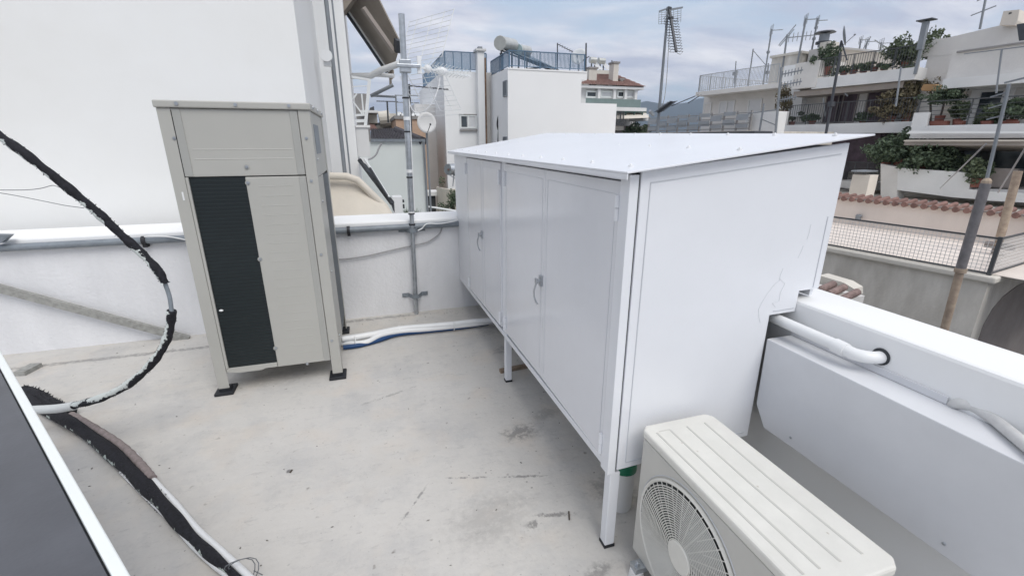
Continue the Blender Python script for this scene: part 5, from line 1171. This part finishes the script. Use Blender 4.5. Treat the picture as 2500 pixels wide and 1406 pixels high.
# --- rooftop antennas on the right
G_ = 'antennas on the cream roofs'
def qm(label, x, b, t_, r, els, m='antgrey'):
    return mast_(label, W(Q(*b, 'x', x)), W(Q(*t_, 'x', x)), r, els, m=m, grp=None)
qm('short thin pole with a small box on the white roof railing', XF, (1793, 205), (1797, 150), .03, (('box', .45, .2, (1, 0, 0)),))
qm('thin antenna with a drooping aerial over the left end of the roof railing', XF, (1826, 212), (1839, 120), .035, (('yagi', .96, 1.3, (.6, -.6, -.9)),))
qm('slim antenna mast at the left corner of the penthouse room', XF-.5, (1863, 210), (1884, 72), .04, (('grid', .98, .7, (.8, -.5, 0)), ('box', .6, .12, (1, 0, 0))))
qm('very short pole with a small box beside the slim mast', XF-.4, (1872, 200), (1876, 155), .03, (('box', .5, .15, (1, 0, 0)),))
qm('antenna with a folded fan-shaped aerial over the penthouse', XF+1, (1911, 165), (1922, 85), .05, (('vyagi', .9, 1.5, (.8, -.5, .05)), ('bar', .98, 1.2, (.5, -.4, .9)), ('bar', .90, 1.0, (.5, -.4, .9))))
qm('tall antenna mast with a square aerial over the penthouse centre', XF+.8, (1945, 165), (1968, 45), .05, (('grid', .97, .7, (.8, -.5, 0)), ('yagi', .45, .01, (1, 0, 0))))
qm('tall knobbly antenna mast right of the penthouse centre', XF+1.2, (1982, 122), (1997, 45), .045, (('grid', .92, .6, (.8, -.5, 0)), ('box', .7, .12, (1, 0, 0)), ('box', .35, .12, (1, 0, 0))))
qm('small pale aerial behind the top balcony, nearest the dish', XF+3, (2098, 122), (2102, 96), .04, (('grid', .9, .5, (.8, -.5, 0)),))
qm('small aerial with a triangular shape behind the top balcony', XF+3, (2112, 125), (2118, 100), .04, (('grid', .9, .6, (.8, -.5, 0)), ('bar', .8, .6, (.3, -.2, .9))))
qm('small aerial farthest right behind the top balcony', XF+3, (2148, 128), (2152, 104), .04, (('grid', .9, .6, (.8, -.5, 0)), ('bar', .8, .8, (.8, -.5, -.6))))
qm('thin antenna on the right building roof edge', XR, (2392, 72), (2408, -10), .04, (('bar', .55, .7, (.5, -.6, .3)), ('bar', .95, .5, (.5, -.6, .3))))
# chimney cowl
cc_ = T('chimney_cowl', 'dark metal cowl with a flat round cap on the penthouse chimney', 'chimney cowl', W(Q(2012, 105, 'x', XF+1)))
c = Q(2011, 100, 'x', XF+1); MB(HA).tube([(c.x, c.y, c.z-.3), (c.x, c.y, c.z+.3)], .24, 16).build('drum', M['antgrey'], cc_, smooth=True)
MB(HA).tube([(c.x, c.y, c.z+.36), (c.x, c.y, c.z+.42)], .5, 20, r2=.42).tube([(c.x, c.y, c.z+.3), (c.x, c.y, c.z+.36)], .05, 6).build('cap', M['antenna'], cc_); MB(HA).tube([(c.x, c.y, c.z-.15), (c.x, c.y, c.z-.05)], .36, 18).build('ring', M['antenna'], cc_)
ds = T('satellite_dish', 'large dark satellite dish edge-on on a tripod above the top balcony', 'satellite dish', W(Q(2056, 150, 'x', XF)))
c = W(Q(2062, 88, 'x', XF)); dish(ds, c, .46, (.66, -.74, .25), M['antgrey'], M['antgrey'], .15)
mb = MB(HA)
for (x, y) in ((2050, 150), (2068, 148), (2040, 155)): mb.tube([Q(2054, 100, 'x', XF), Q(x, y, 'x', XF)], .035, 6)
mb.build('tripod', M['antenna'], ds)
fl = T('steel_flue', 'grey square metal flue with a flat cap rising from the top balcony', 'flue', W(Q(2244, 170, 'x', XB)))
MB(HA).bar(Q(2234, 182, 'x', XB), Q(2249, 120, 'x', XB), .10).bar(Q(2246, 122, 'x', XB), Q(2261, 54, 'x', XB), .19).build('duct', M['antgrey'], fl)
c = Q(2263, 48, 'x', XB); MB(HA).bar(c-Vector((0, .27, .03)), c+Vector((0, .27, -.03)), .45, .04).bar(c-Vector((0, 0, .2)), c, .04).build('cap', M['antenna'], fl)
# masts close to the street
qm('thin dark pole with a ladder aerial in front of the white pier', 14, (1892, 340), (1908, 165), .035, (('vyagi', .55, .5, (.3, -.9, .1)), ('vyagi', .75, .6, (.3, -.9, .1)), ('vyagi', .9, .6, (.3, -.9, .1))))
qm('dark leaning pole carrying a tripod head, crossing the planted balcony', 14, (2014, 340), (2052, 130), .035, (('box', .42, .12, (1, 0, 0)),), 'antenna')
qm('thin pole crossing the left end of the right balcony', 14, (2187, 260), (2200, 165), .02, (), 'antgrey')
qm('thin grey pole with a side arm in front of the upper right parapet', 14, (2432, 228), (2446, 120), .018, (('bar', .99, 1.2, (.2, -.98, 0)),))
# ================================================================ low terrace house with mesh fence
XM = 11.0
ml = T('terrace_house', 'low rendered terrace house with a stained cornice and arched side, right side', 'house', W(Q(2200, 660, 'x', XM)))
yc_ = yq(2420, 672, XM); ztm = zq(2100, 622, XM)
ztm = (zq(2030, 604, XM)+zq(2420, 672, XM))/2
MB(HA).box(XM, yc_, GZ, XM+14, 26, ztm-.12).build('wall', M['stain'], ml)
MB(HA).box(XM-.10, yc_-.10, ztm-.118, XM+14, 26, ztm).build('cornice', M['cream'], ml, bevel=.03)
MB(HA).box(XM-.05, yc_-.05, ztm-.18, XM+14, 26, ztm-.12).build('cornice_step', M['cream'], ml) if False else None
# shaded side face, its shade painted in brown, lighter corner strip and arch edge
mb = MB(HA); yS_ = yc_-.012
arch = [(XM+.42, -6), (XM+.42, ztm-1.0), (XM+.6, ztm-.72), (XM+.95, ztm-.52), (XM+1.5, ztm-.40), (XM+2.4, ztm-.36), (XM+6, ztm-.36), (XM+6, -6)]
mb.prism([(x, yS_, z) for x, z in arch], (0, .011, 0)).build('arched_wall', M['brown'], ml)
# rear wall with tile coping
XW = 14.5
zw = (zq(2055, 484, XW)+zq(2500, 527, XW))/2; yw1 = 26
ya_ = yq(2050, 484, XW); yb_ = yq(2520, 530, XW)
fa = Q(2050, 484, 'x', XW); fb_ = Q(2500, 527, 'x', XW)
rw = T('terrace_wall', 'pinkish beige terrace wall topped with red clay tiles, behind the mesh fence', 'wall', W(Q(2250, 560, 'x', XW)))
MB(HA).box(XW, 1, ztm-.5, XW+.25, yw1, zw).build('wall', M['pinkish'], rw)
mb = MB(HA); y = 1.2; k = 0
while y < yw1:
    mb.tube([(XW-.12, y, zw-.0), (XW+.45, y, zw+.07)], .068, 10, r2=.06); y += .205; k += 1
mb.build('coping_tiles', M['tile'], rw, smooth=True)
MB(HA).box(XW-.08, 1, zw+.001, XW+.4, yw1, zw+.03).build('coping_bed', M['brown'], rw)
MB(HA).box(XM+.12, 1, ztm+.002, XW-.002, 26, ztm+.012).build('terrace_floor', M['pinkish'], ml)
c = Q(2096, 530, 'x', XM+3.4); t = T('roof_vent', 'small dark round vent on the beige wall above the mesh fence', 'vent', W(c)); MB(HA).tube([(c.x, c.y, c.z-.06), (c.x, c.y, c.z+.03)], .07, 12).ball((c.x, c.y, c.z+.03), .08, 1, 1, .6).build('cowl', M['antgrey'], t)
# mesh fence
mf = T('mesh_fence', 'black framed square wire mesh fence along the terrace edge', 'fence', W((XM+.05, yc_, ztm)))
hm = (zq(2036, 527, XM)-zq(2022, 597, XM)+zq(2420, 578, XM)-zq(2420, 664, XM))/2
zb0, zb1_ = ztm+.03, ztm+.03+hm; xm = XM+.03; ye = 20
mb = MB(HA); y0 = yc_+.04
for z in (zb0, zb1_): mb.box(xm-.015, y0, z-.015, xm+.015, ye, z+.015)
for y in (y0, y0+5.2, y0+10.4): mb.box(xm-.02, y-.02, ztm, xm+.02, y+.02, zb1_+.014)
for z in (zb0, zb1_): mb.box(xm+.021, y0-.015, z-.015, xm+7, y0+.014, z+.015)
mb.box(xm-.025, y0-.03, ztm-.02, xm+.03, y0+.03, zb1_+.03)
mb.build('frame', M['raildark'], mf)
mb = MB(HA); s_ = .066; y = y0+s_; wire = .008
while y < 17: mb.bar((xm, y, zb0), (xm, y, zb1_), wire, wire); y += s_
z = zb0+s_
while z < zb1_: mb.bar((xm, y0, z), (xm, 17, z), wire, wire); z += s_
x = xm+s_
while x < xm+4: mb.bar((x, y0, zb0), (x, y0, zb1_), wire, wire); x += s_
z = zb0+s_
while z < zb1_: mb.bar((xm, y0, z), (xm+4, y0, z), wire, wire); z += s_
mb.build('mesh', M['cream2'], mf)
# little red tiled ledge by our parapet
rl = T('tiled_ledge', 'small ledge of dull clay tiles between the cabinet corner and the stained wall', 'ledge', W(Q(2060, 720, 'x', 8.5)))
mb = MB(HA)
for px, py in ((2008, 700), (2034, 708), (2066, 720)): c = Q(px, py, 'x', 8.5); mb.tube([(c.x-.12, c.y, c.z-.06), (c.x+.35, c.y, c.z+.0)], .065, 12)
mb.build('tiles', M['tilemuted'], rl, smooth=True); c = Q(2034, 708, 'x', 8.5)
MB(HA).box(8.3, Q(2075, 722, 'x', 8.5).y, GZ, 9.0, 14, c.z-.1).build('wall', M['cream2'], rl); squad([(2000, 672), (2060, 690), (2085, 705), (2085, 722), (2075, 722), (2000, 695)], 9.2, .3, 'mortar', M['cream'], rl)
# chimney behind the tile wall
chm = T('chimney', 'small cream chimney with a flat grey cap standing behind the tiled wall', 'chimney', W(Q(2098, 490, 'x', 17)))
sbox(17, 17.5, (2082, 426), (2108, 500), 'shaft', M['cream3'], chm); sbox(16.9, 17.6, (2078, 416), (2115, 421), 'cap', M['galv'], chm); sbox(17.1, 17.4, (2086, 421), (2104, 426), 'flue', M['greywall'], chm)
st = T('street_facade', 'grey-beige lower storey wall across the street below the balconies', 'building', W(Q(2300, 500, 'x', XF-.5)))
MB(HA).box(XF-1.1, -14, GZ, XF-.62, 24, zq(2140, 486, XF-1.1)).build('wall', M['cream2'], st)
# leaning big poles
def bigpole(label, segs, base_x):
    t = T('antenna_pole', label, 'pole', W(Q(*segs[0][0], 'x', base_x)))
    for (a, b, r, m, nm) in segs: MB(HA).tube([Q(*a, 'x', base_x), Q(*b, 'x', base_x)], r, 16).build(nm, M[m], t, smooth=True)
    return t
bp_ = bigpole('thick dark grey steel pole with a rusty base, in front of the mesh fence', (((2290, 860), (2346, 655), .050, 'rust', 'rusty_base'), ((2343, 665), (2407, 448), .058, 'polemid', 'pole'), ((2405, 455), (2464, 205), .020, 'antgrey', 'thin_top')), 8.6)
c = Q(2345, 660, 'x', 8.6); MB(HA).tube([c-Vector((0, 0, .03)), c+Vector((0, 0, .03))], .07, 14).build('clamp', M['rust'], bp_); c = Q(2408, 445, 'x', 8.6); MB(HA).ball(c, .06, seg=8, rg=5).build('joint', M['rust'], bp_)
mb = MB(HA); c = Q(2466, 200, 'x', 8.6)
mb.bar(c+Vector((0, .05, -.01)), c+Vector((-.0, -.20, .05)), .02)
for i in range(3): q = Q(2462-i*5, 225+i*28, 'x', 8.6); mb.bar(q, q+Vector((0, .16, -.05)), .016)
mb.build('aerial', M['antgrey'], bp_)
bp2 = bigpole('rusty cream pole standing behind the mesh fence corner', (((2412, 655), (2438, 575), .035, 'brown', 'base'), ((2436, 600), (2486, 418), .070, 'rust', 'pole')), 13.2)
c = Q(2437, 600, 'x', 13.2); MB(HA).box(c.x-.05, c.y-.25, c.z-.06, c.x+.05, c.y+.2, c.z+.06).build('bracket', M['brown'], bp2)
t = MB(HA).tube([Q(2407, 352, 'x', 8.6), Q(2295, 460, 'x', 17)], .012, 5).build('guy_wire', M['gcable']); tag(t, 'thin guy wire slanting down left from the leaning pole', 'guy wire', 'guy wires at the right edge')
t = MB(HA).tube([Q(2520, 335, 'x', 10), Q(2437, 470, 'x', 13)], .014, 5).build('guy_wire', M['gcable']); tag(t, 'thin guy wire slanting down at the right edge', 'guy wire', 'guy wires at the right edge')
# ================================================================ the air
hz = bpy.data.materials.new('haze'); hz.use_nodes = True; nt = hz.node_tree
for n_ in list(nt.nodes):
    if n_.type != 'OUTPUT_MATERIAL': nt.nodes.remove(n_)
pv = nt.nodes.new('ShaderNodeVolumePrincipled'); pv.inputs['Density'].default_value = .00022; pv.inputs['Color'].default_value = (.68, .82, 1, 1); pv.inputs['Anisotropy'].default_value = .2
nt.links.new(pv.outputs[0], [n_ for n_ in nt.nodes if n_.type == 'OUTPUT_MATERIAL'][0].inputs['Volume'])
o = MB().box(-3001, -3001, -14.2, 4001, 7001, 420).build('haze', hz); o['kind'] = 'stuff'
